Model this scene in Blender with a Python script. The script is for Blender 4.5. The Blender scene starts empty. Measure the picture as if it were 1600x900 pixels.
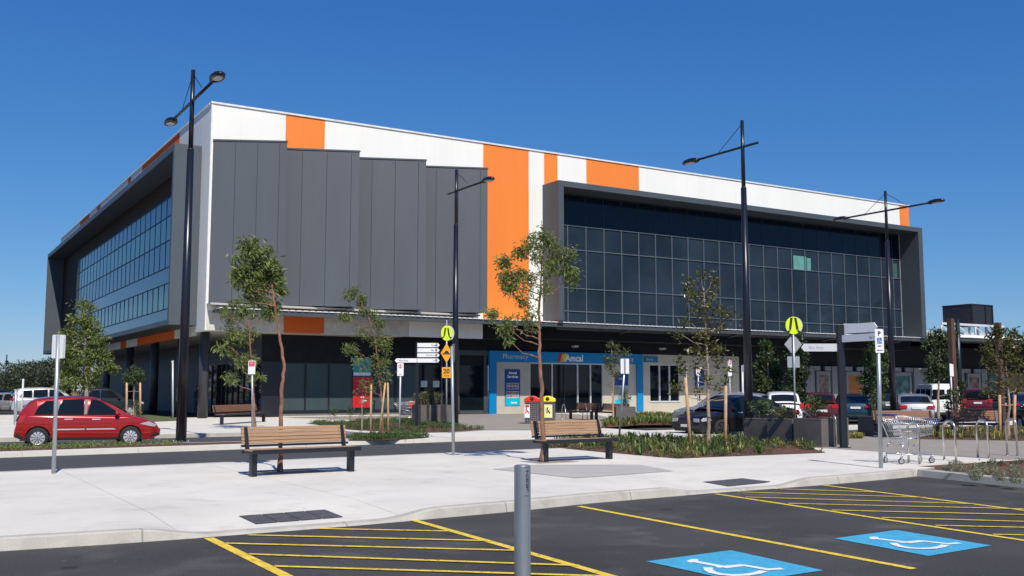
import bpy, bmesh, math, random
from mathutils import Vector, Matrix
random.seed(7)
R=math.radians
SC=bpy.context.scene; COL=SC.collection
# ---------------------------------------------------------------- survey helpers (measured bearings -> metres)
F=1565.; EH=1.65; TH=math.atan(160/F); CT,ST=math.cos(TH),math.sin(TH)
UX,UY=.852,.5235; AZ=math.atan2(UY,UX)
def ray(px,py): return (px-800, F*CT-(450-py)*ST, F*ST+(450-py)*CT)
def G(px,py,z=0):
    d=ray(px,py); t=(z-EH)/d[2]; return Vector((d[0]*t,d[1]*t,z))
def AT(px,py,Y):
    d=ray(px,py); t=Y/d[1]; return Vector((d[0]*t,Y,EH+d[2]*t))
def UV(px,py,z=0):
    p=G(px,py,z); return (UX*p.x+UY*p.y, -UY*p.x+UX*p.y)
def W(u,v,z=0): return Vector((UX*u-UY*v, UY*u+UX*v, z))
def FVp(px,py,v):
    d=ray(px,py); t=v/(-UY*d[0]+UX*d[1]); return ((UX*d[0]+UY*d[1])*t, EH+d[2]*t)
def FUp(px,py,u):
    d=ray(px,py); t=u/(UX*d[0]+UY*d[1]); return ((-UY*d[0]+UX*d[1])*t, EH+d[2]*t)
# ---------------------------------------------------------------- materials
MATS={}
def M(name,col,rough=.6,metal=0,var=.12,vs=2.,bump=0,bs=60,seam=None,spec=.5,coat=0,fine=0,island=0,trans=0,emit=None,stretch=None,stain=None,spots=None):
    if name in MATS: return MATS[name]
    m=bpy.data.materials.new(name); m.use_nodes=True; nt=m.node_tree; N=nt.nodes; L=nt.links
    b=N['Principled BSDF']; b.inputs['Roughness'].default_value=rough; b.inputs['Metallic'].default_value=metal
    b.inputs['Specular IOR Level'].default_value=spec
    if coat: b.inputs['Coat Weight'].default_value=coat; b.inputs['Coat Roughness'].default_value=.04
    tc=N.new('ShaderNodeTexCoord'); src=tc.outputs['Object']
    if stretch:
        mp=N.new('ShaderNodeMapping'); mp.inputs['Scale'].default_value=stretch; L.new(src,mp.inputs[0]); src=mp.outputs[0]
    def noise(sc,det=4):
        n=N.new('ShaderNodeTexNoise'); n.inputs['Scale'].default_value=sc; n.inputs['Detail'].default_value=det
        L.new(src,n.inputs['Vector']); return n.outputs['Fac']
    def mapr(o,a,b_,lo=.3,hi=.7):
        r=N.new('ShaderNodeMapRange'); r.inputs[1].default_value=lo; r.inputs[2].default_value=hi
        r.inputs[3].default_value=a; r.inputs[4].default_value=b_; L.new(o,r.inputs[0]); return r.outputs[0]
    def mul(a,b_):
        x=N.new('ShaderNodeMath'); x.operation='MULTIPLY'; L.new(a,x.inputs[0]); L.new(b_,x.inputs[1]); return x.outputs[0]
    f=mapr(noise(vs),1-var,1+var)
    if fine: f=mul(f,mapr(noise(bs,2),1-fine,1+fine))
    if island:
        g=N.new('ShaderNodeNewGeometry'); f=mul(f,mapr(g.outputs['Random Per Island'],1-island,1+island,0,1))
    if stain:
        sc,lo,hi,a=stain; f=mul(f,mapr(noise(sc,6),1,a,lo,hi))
    if spots:
        for (sc,r_,k) in spots:
            v_=N.new('ShaderNodeTexVoronoi'); v_.inputs['Scale'].default_value=sc; L.new(src,v_.inputs['Vector'])
            f=mul(f,mapr(v_.outputs['Distance'],k,1,r_,r_*1.6))
    if seam:
        for (ax,w,th,k) in seam:
            sp=N.new('ShaderNodeSeparateXYZ'); L.new(tc.outputs['Object'],sp.inputs[0])
            q=N.new('ShaderNodeMath'); q.operation='DIVIDE'; L.new(sp.outputs[ax],q.inputs[0]); q.inputs[1].default_value=w
            fr=N.new('ShaderNodeMath'); fr.operation='FRACT'; L.new(q.outputs[0],fr.inputs[0])
            c=N.new('ShaderNodeMath'); c.operation='LESS_THAN'; L.new(fr.outputs[0],c.inputs[0]); c.inputs[1].default_value=th/w
            f=mul(f,mapr(c.outputs[0],1,k,0,1))
    mx=N.new('ShaderNodeMix'); mx.data_type='RGBA'; mx.blend_type='MULTIPLY'; mx.inputs[0].default_value=1
    mx.inputs[6].default_value=(*col,1)
    cb=N.new('ShaderNodeCombineXYZ'); [L.new(f,cb.inputs[i]) for i in range(3)]
    L.new(cb.outputs[0],mx.inputs[7]); L.new(mx.outputs[2],b.inputs['Base Color'])
    if bump:
        bp=N.new('ShaderNodeBump'); bp.inputs['Strength'].default_value=bump; bp.inputs['Distance'].default_value=.02
        L.new(noise(bs,3),bp.inputs['Height']); L.new(bp.outputs[0],b.inputs['Normal'])
    if trans:
        t=N.new('ShaderNodeBsdfTranslucent'); L.new(mx.outputs[2],t.inputs[0]); s=N.new('ShaderNodeMixShader'); s.inputs[0].default_value=trans
        L.new(b.outputs[0],s.inputs[1]); L.new(t.outputs[0],s.inputs[2]); L.new(s.outputs[0],N['Material Output'].inputs[0])
    if emit: b.inputs['Emission Color'].default_value=(*emit,1); b.inputs['Emission Strength'].default_value=1
    MATS[name]=m; return m
asphalt=M('asphalt',(.052,.049,.047),.85,var=.28,vs=.45,bump=.7,bs=70,fine=.55,stain=(1.3,.54,.72,1.7),spots=((2.2,.035,2.2),(5,.05,.5),(.9,.06,.5)))
road_m=M('road_asphalt',(.058,.058,.062),.85,var=.12,vs=.6,bump=.3,bs=120,fine=.3)
conc=M('pale_concrete',(.67,.64,.575),.85,var=.09,vs=.55,bump=.2,bs=110,fine=.09,seam=[(0,2.8,.018,.72),(1,6.1,.014,.8)],stain=(2.3,.56,.75,.86),spots=((1.7,.028,.72),(4.3,.035,.85)))
kerb_m=M('kerb_concrete',(.44,.42,.375),.85,var=.12,vs=3,bump=.2,bs=90,fine=.1,seam=[(0,2.4,.02,.6)],stain=(4,.55,.75,.82))
aggr=M('exposed_aggregate',(.30,.27,.235),.85,var=.08,vs=1.2,fine=.35,bs=60,seam=[(0,3,.02,.75),(1,3,.02,.75)])
greyconc=M('grey_concrete_patch',(.44,.42,.385),.85,var=.07,vs=1.5,fine=.1,bs=90)
mulch=M('mulch',(.13,.058,.038),.95,var=.5,vs=8,bump=1,bs=40,fine=.5)
earth=M('dry_grass_ground',(.19,.16,.08),.95,var=.3,vs=.05,fine=.3,bs=3)
white=M('white_cladding',(.84,.83,.79),.45,var=.03,vs=.6,stretch=(1,1,.12),seam=[(0,1.2,.02,.88)])
whites=M('shaded_white_cladding',(.74,.74,.72),.7,spec=.2,var=.02,vs=.6,seam=[(1,1.2,.02,.9)])  # white cladding darkened, weaker side light put into the colour
orange=M('orange_cladding',(.86,.235,.035),.42,var=.04,vs=.6,stretch=(1,1,.12),seam=[(0,1.2,.02,.9)])
oranges=M('shaded_orange_cladding',(.72,.14,.03),.8,spec=.1,var=.02,vs=.6,seam=[(1,1.2,.02,.9)])  # orange cladding darkened, side and canopy shade put into the colour
greyc=M('charcoal_cladding',(.080,.093,.112),.5,var=.07,vs=.8,stretch=(1,1,.2))
seamd=M('dark_joint',(.03,.034,.04),.6)
frm=M('frame_grey',(.066,.082,.098),.5,var=.06,vs=.5)
cap=M('flashing_white',(.8,.8,.78),.35,metal=.1)
darkbrown=M('brown_louvre_cladding',(.045,.026,.018),.7,spec=.15,seam=[(1,.9,.05,.5),(2,.3,.03,.6)])
soffit=M('soffit_lining',(.42,.40,.38),.7,var=.04)
black=M('black_bulkhead',(.012,.013,.017),.7,var=.2,spec=.2)
dwall=M('dark_wall',(.05,.055,.066),.5,seam=[(1,1.2,.03,.6),(0,1.2,.03,.6)])
gF=M('front_glass',(.019,.029,.044),.03,var=.35,vs=.3,spec=.22)
gB=M('blue_spandrel_glass',(.016,.035,.105),.08,metal=0,var=.06,vs=.5)
gT=M('teal_vision_glass',(.045,.15,.14),.06,metal=0,var=.1,vs=.7)
gS=M('shop_glass',(.006,.010,.014),.03,var=.3,vs=.5,spec=.35)
gC=M('obscured_shop_glass',(.05,.075,.085),.12,var=.1,vs=.8,spec=.3)
gBright=M('lit_room_glass',(.12,.30,.27),.1)
mull=M('mullion_grey',(.10,.115,.14),.5)
mullw=M('pale_mullion',(.6,.62,.63),.4,metal=.2)
blackp=M('black_powdercoat',(.012,.014,.02),.35,var=.1)
polep=M('black_pole_paint',(.010,.012,.020),.3,var=.1)
galv=M('galvanised_steel',(.42,.46,.49),.42,metal=.65,var=.16,vs=9,stretch=(1,1,.15))
stain_s=M('stainless_steel',(.62,.60,.57),.28,metal=.9,var=.05)
chrome=M('bright_wire',(.66,.68,.70),.3,metal=.75,var=.05)
timber=M('timber_slat',(.36,.215,.12),.65,var=.18,vs=6,stretch=(.5,6,6))
timberd=M('dark_timber_slat',(.25,.12,.07),.65,var=.2,vs=6,stretch=(.5,6,6))
planter_m=M('planter_concrete',(.115,.105,.10),.75,var=.12,vs=3,bump=.1,bs=50)
yellow=M('yellow_marking',(.80,.57,.06),.7,var=.12,vs=5,fine=.2,bs=50,stain=(16,.55,.68,.5))
blue=M('blue_marking',(.06,.38,.60),.7,var=.09,vs=4,fine=.15,bs=60,stain=(18,.56,.7,.7),spots=((6,.04,.6),))
whitem=M('white_marking',(.75,.78,.78),.7,var=.06,vs=5)
signw=M('sign_white',(.80,.81,.83),.4,var=.02)
signk=M('sign_black',(.015,.015,.018),.5)
signr=M('sign_red',(.6,.03,.03),.5)
signy=M('sign_lime',(.66,.85,.02),.4,var=.02)
signo=M('sign_amber',(.82,.36,.02),.4,var=.02)
signb=M('sign_blue',(.02,.10,.40),.5)
signg=M('sign_back_grey',(.36,.38,.42),.45,metal=.3,var=.05)
signp=M('sign_pale_grey',(.56,.58,.62),.4,metal=.1,var=.03)
red=M('bright_red_plastic',(.70,.03,.02),.35)
yel=M('bright_yellow_plastic',(.85,.72,.02),.35)
stake=M('timber_stake',(.50,.31,.17),.8,var=.2,vs=10)
rust=M('rusty_steel_post',(.085,.048,.036),.85,var=.3,vs=5,stretch=(1,1,.3))
bark=M('reddish_bark',(.21,.105,.07),.9,var=.3,vs=12,bump=.4,bs=30,stretch=(1,1,.4),stain=(14,.5,.65,1.6))
barkg=M('grey_bark',(.30,.235,.19),.9,var=.25,vs=15,bump=.4,bs=30)
tyre=M('tyre_rubber',(.015,.015,.016),.8)
rimm=M('wheel_cover_silver',(.62,.63,.66),.3,metal=.4)
rimd=M('dark_wheel',(.10,.10,.11),.35,metal=.7)
cglass=M('car_glass',(.008,.011,.015),.03,var=.2,spec=.35)
trimk=M('black_plastic_trim',(.02,.02,.022),.55)
lampr=M('tail_lamp_red',(.50,.015,.02),.12,coat=.8)
lampc=M('head_lamp_clear',(.55,.58,.60),.08,metal=.3,coat=.8)
plate=M('number_plate',(.72,.74,.76),.4)
def leafm(n,c,tr=.3,isl=.45,rough=.45): return M(n,c,rough,var=.25,vs=1.2,island=isl,trans=tr,spec=.5)
leafE=leafm('eucalypt_leaf',(.18,.225,.065),.42); leafM=leafm('glossy_magnolia_leaf',(.095,.10,.022),.25,.6,.3)
leafD=leafm('dark_evergreen_leaf',(.055,.088,.030),.2); leafB=leafm('broad_green_leaf',(.07,.12,.03))
leafO=leafm('olive_leaf',(.12,.135,.055)); leafG=leafm('silver_grey_leaf',(.25,.27,.17)); leafF=leafm('far_tree_leaf',(.045,.06,.03),.1)
bladeG=leafm('strap_leaf',(.10,.16,.03),.3,.5); bladeY=leafm('yellowing_strap_leaf',(.30,.27,.06),.3,.4)
# ---------------------------------------------------------------- mesh builder
class MB:
    def __init__(s): s.v=[];s.f=[];s.sm=[]
    def add(s,vs,fs,smooth=False):
        o=len(s.v); s.v+= [tuple(v) for v in vs]; s.f+=[tuple(i+o for i in f) for f in fs]; s.sm+=[smooth]*len(fs)
    def box(s,x0,x1,y0,y1,z0,z1,mt=None,taper=1):
        cx,cy=(x0+x1)/2,(y0+y1)/2
        vs=[(x0,y0,z0),(x1,y0,z0),(x1,y1,z0),(x0,y1,z0)]+[(cx+(x-cx)*taper,cy+(y-cy)*taper,z1) for x,y in ((x0,y0),(x1,y0),(x1,y1),(x0,y1))]
        if mt: vs=[mt@Vector(v) for v in vs]
        s.add(vs,[(3,2,1,0),(4,5,6,7),(0,1,5,4),(1,2,6,5),(2,3,7,6),(3,0,4,7)]); return s
    def tube(s,pts,rs,n=8,cap=True):
        pts=[Vector(p) for p in pts]; 
        if not hasattr(rs,'__len__'): rs=[rs]*len(pts)
        vs=[];up=None
        for i,p in enumerate(pts):
            d=(pts[min(i+1,len(pts)-1)]-pts[max(i-1,0)]).normalized()
            if up is None: up=Vector((0,0,1)) if abs(d.z)<.9 else Vector((1,0,0))
            a=up-d*up.dot(d)
            if a.length<1e-4: a=d.orthogonal()
            a.normalize(); b=d.cross(a); up=a
            vs+=[p+(a*math.cos(k*2*math.pi/n)+b*math.sin(k*2*math.pi/n))*rs[i] for k in range(n)]
        fs=[]
        for i in range(len(pts)-1):
            for k in range(n): fs.append((i*n+k,i*n+(k+1)%n,(i+1)*n+(k+1)%n,(i+1)*n+k))
        s.add(vs,fs,True)
        if cap: s.add([],[]); o=len(s.v)-len(vs); s.f+=[tuple(o+k for k in range(n))[::-1],tuple(o+(len(pts)-1)*n+k for k in range(n))]; s.sm+=[False]*2
        return s
    def prism(s,poly,z0,z1,mt=None):
        n=len(poly); vs=[(x,y,z0) for x,y in poly]+[(x,y,z1) for x,y in poly]
        if mt: vs=[mt@Vector(v) for v in vs]
        s.add(vs,[tuple(range(n))[::-1],tuple(range(n,2*n))]+[(i,(i+1)%n,n+(i+1)%n,n+i) for i in range(n)]); return s
    def poly(s,pts): s.add(pts,[tuple(range(len(pts)))]); return s
    def ell(s,c,r,n=12,m=8,mt=None,z0=-1):
        vs=[];fs=[]
        for j in range(m+1):
            th=math.pi*j/m
            for k in range(n):
                a=2*math.pi*k/n; v=Vector((c[0]+r[0]*math.sin(th)*math.cos(a),c[1]+r[1]*math.sin(th)*math.sin(a),c[2]+r[2]*max(math.cos(th),z0)))
                vs.append(mt@v if mt else v)
        for j in range(m):
            for k in range(n): fs.append((j*n+k,(j+1)*n+k,(j+1)*n+(k+1)%n,j*n+(k+1)%n))
        s.add(vs,fs,True); return s
    def build(s,name,mat,parent=None,bevel=0,**kw):
        me=bpy.data.meshes.new(name); me.from_pydata(s.v,[],s.f); me.update()
        me.polygons.foreach_set('use_smooth',s.sm)
        me.materials.append(mat); o=bpy.data.objects.new(name,me); COL.objects.link(o)
        if parent: o.parent=parent
        if bevel:
            b=o.modifiers.new('b','BEVEL'); b.width=bevel; b.segments=2; b.limit_method='ANGLE'
        for k,v in kw.items(): o[k]=v
        return o
def tag(o,label=None,cat=None,group=None,kind=None):
    for k,v in (('label',label),('category',cat),('group',group),('kind',kind)):
        if v: o[k]=v
    return o
def thing(name,label,cat,loc=(0,0,0),rz=0,group=None):
    o=bpy.data.objects.new(name,None); COL.objects.link(o); o.location=loc; o.rotation_euler=(0,0,rz); o.empty_display_size=.2
    return tag(o,label,cat,group)
def kids(o): return [c for c in bpy.data.objects if c.parent==o]
def copy_tree(o,parent=None):
    c=o.copy(); COL.objects.link(c); c.parent=parent
    for ch in kids(o): copy_tree(ch,c)
    return c
FONT=None
def text(body,size,mat,parent,mt,name='lettering',align='LEFT',ext=.004,bold=0,sx=1):
    cu=bpy.data.curves.new('t','FONT'); cu.body=body; cu.size=size; cu.align_x=align; cu.extrude=ext; cu.resolution_u=3; cu.offset=bold
    o=bpy.data.objects.new('t',cu); COL.objects.link(o); bpy.context.view_layer.update()
    me=bpy.data.meshes.new_from_object(o.evaluated_get(bpy.context.evaluated_depsgraph_get()))
    bpy.data.objects.remove(o); me.transform(mt@Matrix.Diagonal((sx,1,1,1))); me.materials.clear(); me.materials.append(mat)
    r=bpy.data.objects.new(name,me); COL.objects.link(r); r.parent=parent; return r
def FX(x,y,z): return Matrix.Translation((x,y,z))@Matrix.Rotation(R(90),4,'X')   # text facing -y
# ================================================================ GROUND
def struct(o,kind='structure'): o['kind']=kind; return o
def sheet(name,uvs,z,mat,kind='structure',thick=0):
    root=None; m=MB()
    if thick:
        m.prism(uvs,z-thick,z)
    else: m.poly([(u,v,z) for u,v in uvs])
    bm=bmesh.new(); me=bpy.data.meshes.new(name); me.from_pydata(m.v,[],m.f); bm.from_mesh(me)
    bmesh.ops.triangulate(bm,faces=bm.faces[:]); bmesh.ops.recalc_face_normals(bm,faces=bm.faces[:])
    if not thick:
        for f in bm.faces:
            if f.normal.z<0: f.normal_flip()
    bm.to_mesh(me); bm.free(); me.materials.append(mat)
    o=bpy.data.objects.new(name,me); COL.objects.link(o); o.rotation_euler=(0,0,AZ); o['kind']=kind; return o
def pxs(z,*pts): return [UV(a,b,z) for a,b in pts]
m=MB(); m.poly([(-3000,-3000,-.06),(3000,-3000,-.06),(3000,3000,-.06),(-3000,3000,-.06)]); struct(m.build('ground',earth))
sheet('car_park',[(-260,-260),(300,-260),(300,175),(-260,175)],0,asphalt)
sheet('road',[(-90,12),(15.3,21.8),(18.9,28.8),(15.4,28.9),(-90,21)],.004,road_m)
sheet('road',[(24.6,23.9),(120,23.9),(120,28.6),(24.6,28.6)],.004,road_m)
sheet('road',[(-90,30.4),(14.6,30.4),(14.6,36.3),(-90,36.3)],.004,road_m)
# near footpath with drop kerbs
KP=pxs(0,(0,861),(175,850),(315,840),(560,821),(694,808.7),(802,799),(925,786),(1117,770),(1215,763),(1313,755.5),(1407,746.7),(1432,744))
KP=[(-30,KP[0][1]-.6)]+KP
def kv(u):
    for a,b in zip(KP,KP[1:]):
        if a[0]<=u<=b[0]: return a[1]+(b[1]-a[1])*(u-a[0])/(b[0]-a[0])
    return KP[-1][1]
def vb_(u): return 21.2+.07*u if u<15.3 else 22.3
def sm(x): x=max(0,min(1,x)); return x*x*(3-2*x)
def kz(u):
    k=1
    for a,b in ((3.2,5.3),(11.2,12.9)):
        k=min(k, sm((a-u)/.9) if u<a else (sm((u-b)/.9) if u>b else 0))
    return .025+.105*k
def slabz(u,v):
    t=(v-kv(u))/1.6; t=max(0,min(1,t)); return kz(u)+(.13-kz(u))*t
us=[-30,-20,-12,-8,-5,-3,-1]+[i*.15 for i in range(0,113)]+[KP[-1][0]]
us=sorted(set(round(u,3) for u in us))
m=MB(); rows=[.17,.5,.9,1.3,1.6]
vs=[];n=len(rows)+1
for u in us:
    v0=kv(u)
    for r in rows: vs.append((u,v0+r,slabz(u,v0+r)))
    vs.append((u,vb_(u),.13))
fs=[]
for i in range(len(us)-1):
    for j in range(n-1): fs.append((i*n+j,(i+1)*n+j,(i+1)*n+j+1,i*n+j+1))
m.add(vs,fs,True); o=m.build('footpath',conc); o.rotation_euler=(0,0,AZ); struct(o)
m=MB(); vs=[];
for u in us:
    v0=kv(u); z=kz(u)
    vs+= [(u,v0-.02,-.01),(u,v0+.012,z-.015),(u,v0+.035,z+.002),(u,v0+.17,slabz(u,v0+.17)+.003),(u,v0+.19,-.01)]
fs=[]
for i in range(len(us)-1):
    for j in range(4): fs.append((i*5+j,(i+1)*5+j,(i+1)*5+j+1,i*5+j+1))
m.add(vs,fs); o=m.build('kerb',kerb_m); o.rotation_euler=(0,0,AZ); struct(o)
UE=KP[-1][0]
sheet('footpath',[(UE,13.3),(30,13.3),(60,13.3),(60,23.9),(UE,23.9)],.13,conc,thick=.14)
sheet('footpath',[(UE,KP[-1][1]+.17),(UE+.7,KP[-1][1]+.1),(UE+.7,13.3),(UE,13.3)],.13,conc,thick=.14)
m=MB()
ke=KP[-1]; kr=pxs(0,(1488,750),(1600,762.5)); kdir=((kr[1][0]-ke[0]),(kr[1][1]-ke[1])); ln=math.hypot(*kdir); kdir=(kdir[0]/ln,kdir[1]/ln)
far=(ke[0]+kdir[0]*25,ke[1]+kdir[1]*25); nrm=(-kdir[1],kdir[0])
if nrm[0]<0: nrm=(-nrm[0],-nrm[1])
def ko(p,d): return (p[0]+nrm[0]*d,p[1]+nrm[1]*d)
m.add([(*ke,-.01),(*far,-.01),(*ko(far,.03),.12),(*ko(ke,.03),.12),(*ko(far,.05),.135),(*ko(ke,.05),.135),(*ko(far,.2),.135),(*ko(ke,.2),.135),(*ko(far,.22),-.01),(*ko(ke,.22),-.01)],
 [(0,1,2,3),(3,2,4,5),(5,4,6,7),(7,6,8,9)]); 
kb=MATS['kerb_concrete']; o=m.build('kerb',kb); o.rotation_euler=(0,0,AZ); struct(o)
bedR=[ko((ke[0]-kdir[0]*-.6,ke[1]+kdir[1]*.6),.22),ko(far,.22),(60,far[1]),(60,13.25),(UE+.75,13.25)]
sheet('garden_bed',bedR,.115,mulch)
# plaza, patches
sheet('plaza_paving',[(21,13.3),(60,13.3),(60,23.85),(24.8,23.85),(24.6,22),(21,20.5)],.134,aggr)
sheet('paving_patch',pxs(.134,(770,733),(838,726),(1000,726),(1052,736),(900,747)),.136,greyconc)
# raised crossing, medians, far footpath
sheet('raised_crossing',[(15.3,22.26),(24.6,22.3),(24.6,36.29),(14.61,36.29),(14.61,30.41),(15.41,30.41),(15.41,28.85),(18.7,28.75)],.126,conc,thick=.13)
sheet('footpath',[(15.3,22.27),(UE+.01,22.29),(UE+.01,23.9),(16.3,23.9)],.13,conc,thick=.02)
sheet('kerb',[(-60,21.2-4.2),(15.3,21.2+1.07),(15.3,21.0+1.07),(-60,21.0-4.2)],.133,kerb_m,thick=.14)
sheet('median_kerb',[(-60,22.9),(15.39,28.8),(15.39,30.4),(-60,30.4)],.12,conc,thick=.13)
sheet('median_kerb',[(24.61,28.6),(120,28.6),(120,30.4),(24.61,30.4)],.12,conc,thick=.13)
sheet('garden_bed',[(-60,23.6),(9.0,29.0),(9.0,30.15),(-60,30.15)],.126,mulch)
sheet('footpath',[(-7,36.3),(37,36.3),(37,50),(140,50),(140,58),(13,58),(13,70),(-2,70),(-7,60)],.13,conc,thick=.14)
sheet('plaza_paving',[*pxs(.134,(700,676),(757,672),(860,672),(1000,664))]+[(37,50),(37,56.3),(19,56.3),(19,54)]+pxs(.134,(560,656),(690,655)),.135,aggr)
sheet('grass_verge',pxs(.13,(60,662),(226,660),(286,657),(268,651),(180,645),(60,648)),.137,M('lawn',(.10,.115,.04),.95,var=.3,vs=3,fine=.4,bs=30))
beds={}
def bed(nm,pts,z=.14):
    poly=pxs(z,*pts); sheet('garden_bed',poly,z,mulch); beds[nm]=(poly,z); return poly
bed('A',[(478,661),(650,653),(690,662),(757,671),(700,675),(640,676),(545,671)])
bed('B',[(544,688),(556,681),(620,679),(672,683),(600,688)])
bed('C',[(850,697),(930,705),(1060,716),(1130,713),(1290,707),(1250,694),(1180,686),(960,685),(880,690)])
bed('D',[(935,669),(1000,664),(1060,663.5),(1060,651),(1000,649),(955,657)])
bed('E',[(1430,686),(1600,688.5),(1820,692),(1760,676),(1600,672),(1450,672)],.139)
bed('F',[(1300,685),(1348,685),(1348,679),(1300,679)],.139)
# kerb edges for far lanes
for a,b,v in ((-60,14.6,36.3),):
    m=MB(); m.box(a,b,v-.15,v+.05,0,.134); o=m.build('kerb',kb); o.rotation_euler=(0,0,AZ); struct(o)
# ---- painted markings
def line(p,q,w,z=.006,nm='parking_line',mat=yellow):
    a=G(*p,0);b=G(*q,0); d=(b-a).normalized(); n=Vector((-d.y,d.x,0))*w/2
    m.poly([(a-n+Vector((0,0,z))),(b-n+Vector((0,0,z))),(b+n+Vector((0,0,z))),(a+n+Vector((0,0,z)))])
SZ=[0]
def ext(p,q,k): return (q[0]+(q[0]-p[0])*k,q[1]+(q[1]-p[1])*k)
m=MB(); line((326,841),(470,912),.11); o=m.build('parking_line',yellow); struct(o)
m=MB(); line((646,813),(990,911),.10); o=m.build('parking_line',yellow); struct(o)
m=MB()
for p,q in (((498,827),(700,831)),((388,837),(762,846)),((352,850),(819,861.5)),((388,867),(905,885)),((428,886),(955,902)),((470,906),(1000,924))):
    line(p,q,.075,.0105)
struct(m.build('hatched_marking',yellow))
m=MB(); line((905,791.5),(1428,889.5),.10); struct(m.build('parking_line',yellow))
m=MB(); line((1118,772),(1640,851),.09); struct(m.build('parking_line',yellow))
m=MB(); line((1287,758.5),(1640,803),.09); struct(m.build('parking_line',yellow))
m=MB()
for p,q in (((1211,764.5),(1366,769.5)),((1153,769.5),(1447,778)),((1165,777.5),(1522,788)),((1232,787.5),(1600,796)),((1300,798),(1640,806)),((1378,809.5),(1640,817)),((1462,822),(1640,826)),((1552,836),(1640,838))):
    line(p,q,.07,.0105)
struct(m.build('hatched_marking',yellow))
for quad in ([(1303,842),(1401,829),(1549,853),(1451,869.5)],[(1010,878),(1142,860.5),(1286,892),(1160,911)]):
    q=[G(*p,0) for p in quad]
    m=MB(); m.poly([(p.x,p.y,.006) for p in q]); o=struct(m.build('accessible_bay_marking',blue))
    # wheelchair symbol mapped onto bay patch: s along q0->q1 side ("up" of the figure to the left), t across
    def B(s,t): # s: foot->head axis 0..1 along q3->q0.. ; bilinear
        a=q[0].lerp(q[1],t); b=q[3].lerp(q[2],t); p=a.lerp(b,s); return (p.x,p.y,.0105)
    # use image-like axes: a = from left corner (q0) to right corner (q2)
    SZ[0]=0; m=MB()
    def stroke(pts,w):
        P=[Vector(B(*p)) for p in pts]
        for i in range(len(P)-1):
            d=(P[i+1]-P[i]); L_=d.length; d.normalize(); nn=Vector((-d.y,d.x,0))*w/2; e=d*w*.25
            SZ[0]+=1; zz=Vector((0,0,.0003*SZ[0]-.0105*0))
            m.poly([P[i]-nn-e+zz,P[i+1]-nn+e+zz,P[i+1]+nn+e+zz,P[i]+nn-e+zz])
    def I(x,y,quad=quad):  # image px -> (s,t) inverse by ground coords
        g=G(x,y,0); o_=q[0]; e1=q[3]-q[0]; e2=q[1]-q[0]; dd=e1.x*e2.y-e1.y*e2.x; r_=g-o_
        return ((r_.x*e2.y-r_.y*e2.x)/dd,(e1.x*r_.y-e1.y*r_.x)/dd)
    if quad[0][0]==1303: T=lambda a,b:(1040+a/2.857,640+b/2.857)
    else:
        def T(a,b): # same figure, nearer bay
            g1=G(1040+a/2.857,640+b/2.857,0); off=G(1142,860.5,0)-G(1401,829,0); p=g1+off
            f=p.y*CT+(p.z-EH)*ST; u_=-p.y*ST+(p.z-EH)*CT
            return (800+F*p.x/f,450-F*u_/f)
    hd=[T(930+22*math.cos(a*math.pi/6),577+6*math.sin(a*math.pi/6)) for a in range(12)]
    m.poly([B(*I(*h)) for h in hd])
    stroke([I(*T(945,580)),I(*T(1090,598))],.085)
    stroke([I(*T(1055,598)),I(*T(1140,590)),],.07)
    stroke([I(*T(1085,599)),I(*T(1150,591)),I(*T(1270,605))],.08)
    stroke([I(*T(1262,604)),I(*T(1310,601))],.08)
    arc=[(1018,601),(1030,609),(1055,617),(1095,623),(1145,626),(1195,624),(1232,618),(1250,611)]
    stroke([I(*T(*a)) for a in arc],.085)
    struct(m.build('wheelchair_symbol_marking',whitem))
# ================================================================ MAIN BUILDING  (local frame: x along front, y into depth)
bld=thing('commercial_building','large three storey building with white, orange and charcoal cladding and two glass boxes','building',(0,0,0),AZ)
uf,vf=14.0,54.07; uE=72.9; ZT=17.25; ZB=4.85; vS=56.35; vB=112.; uG=17.9
def pt(name,mb,mat,parent=bld,**k): return mb.build(name,mat,parent,**k)
# roof slab and core walls
m=MB(); m.box(uf+.05,uE-.05,vf+.05,vB,ZT-.45,ZT-.3); pt('roof',m,cap)
zu=[(uf,vf)]
# front upper wall in stripes: (u0,u1,material,z0)
zFB=6.1
def upx(px,py): return FVp(px,py,vf)[0]
st=[(uf,18.16,white),(18.16,20.5,orange),(20.5,31.08,white),(31.08,34.5,orange),(34.5,35.7,white),(35.7,36.77,orange),(36.77,39.12,white),(39.12,43.64,orange),(43.64,71.66,white),(71.66,uE,orange)]
for a,b,mt in st:
    z0=ZB if a<30 else 5.9
    m=MB()
    if a<36: m.box(a,b,vf,vf+.3,z0,ZT)
    else: m.box(a,b,vf,vf+.3,14.9,ZT)
    pt('orange_panel' if mt is orange else 'white_wall',m,mt)
m=MB(); m.box(35.7,36.2,vf,vf+.3,5.9,14.9); m.box(71.5,uE,vf,vf+.3,5.9,14.9); m.box(36.2,71.5,vf+.1,vf+.3,12.56+2.2,14.9); pt('white_wall',m,white)
m=MB(); m.box(uf-.06,uE+.06,vf-.07,vf+.33,ZT,ZT+.1); m.box(uf-.07,uf+.3,vf+.34,vB,ZT,ZT+.1); m.box(uf-.03,uf+.05,vf-.03,vf+.05,ZB,ZT); pt('roof_capping',m,cap)
# lower strip: white/orange, the canopy's shade put into both colours
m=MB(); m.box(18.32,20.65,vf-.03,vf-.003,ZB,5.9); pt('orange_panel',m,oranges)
m=MB(); m.box(uf+.06,18.3,vf-.02,vf-.003,ZB,5.9); pt('lower_pale_strip',m,M('shaded_white_strip',(.58,.56,.51),.7,spec=.2)); m=MB(); m.box(20.67,26.0,vf-.02,vf-.003,ZB,5.9); pt('lower_pale_strip',m,M('shaded_white_strip',(.58,.56,.51),.7,spec=.2))
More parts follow.
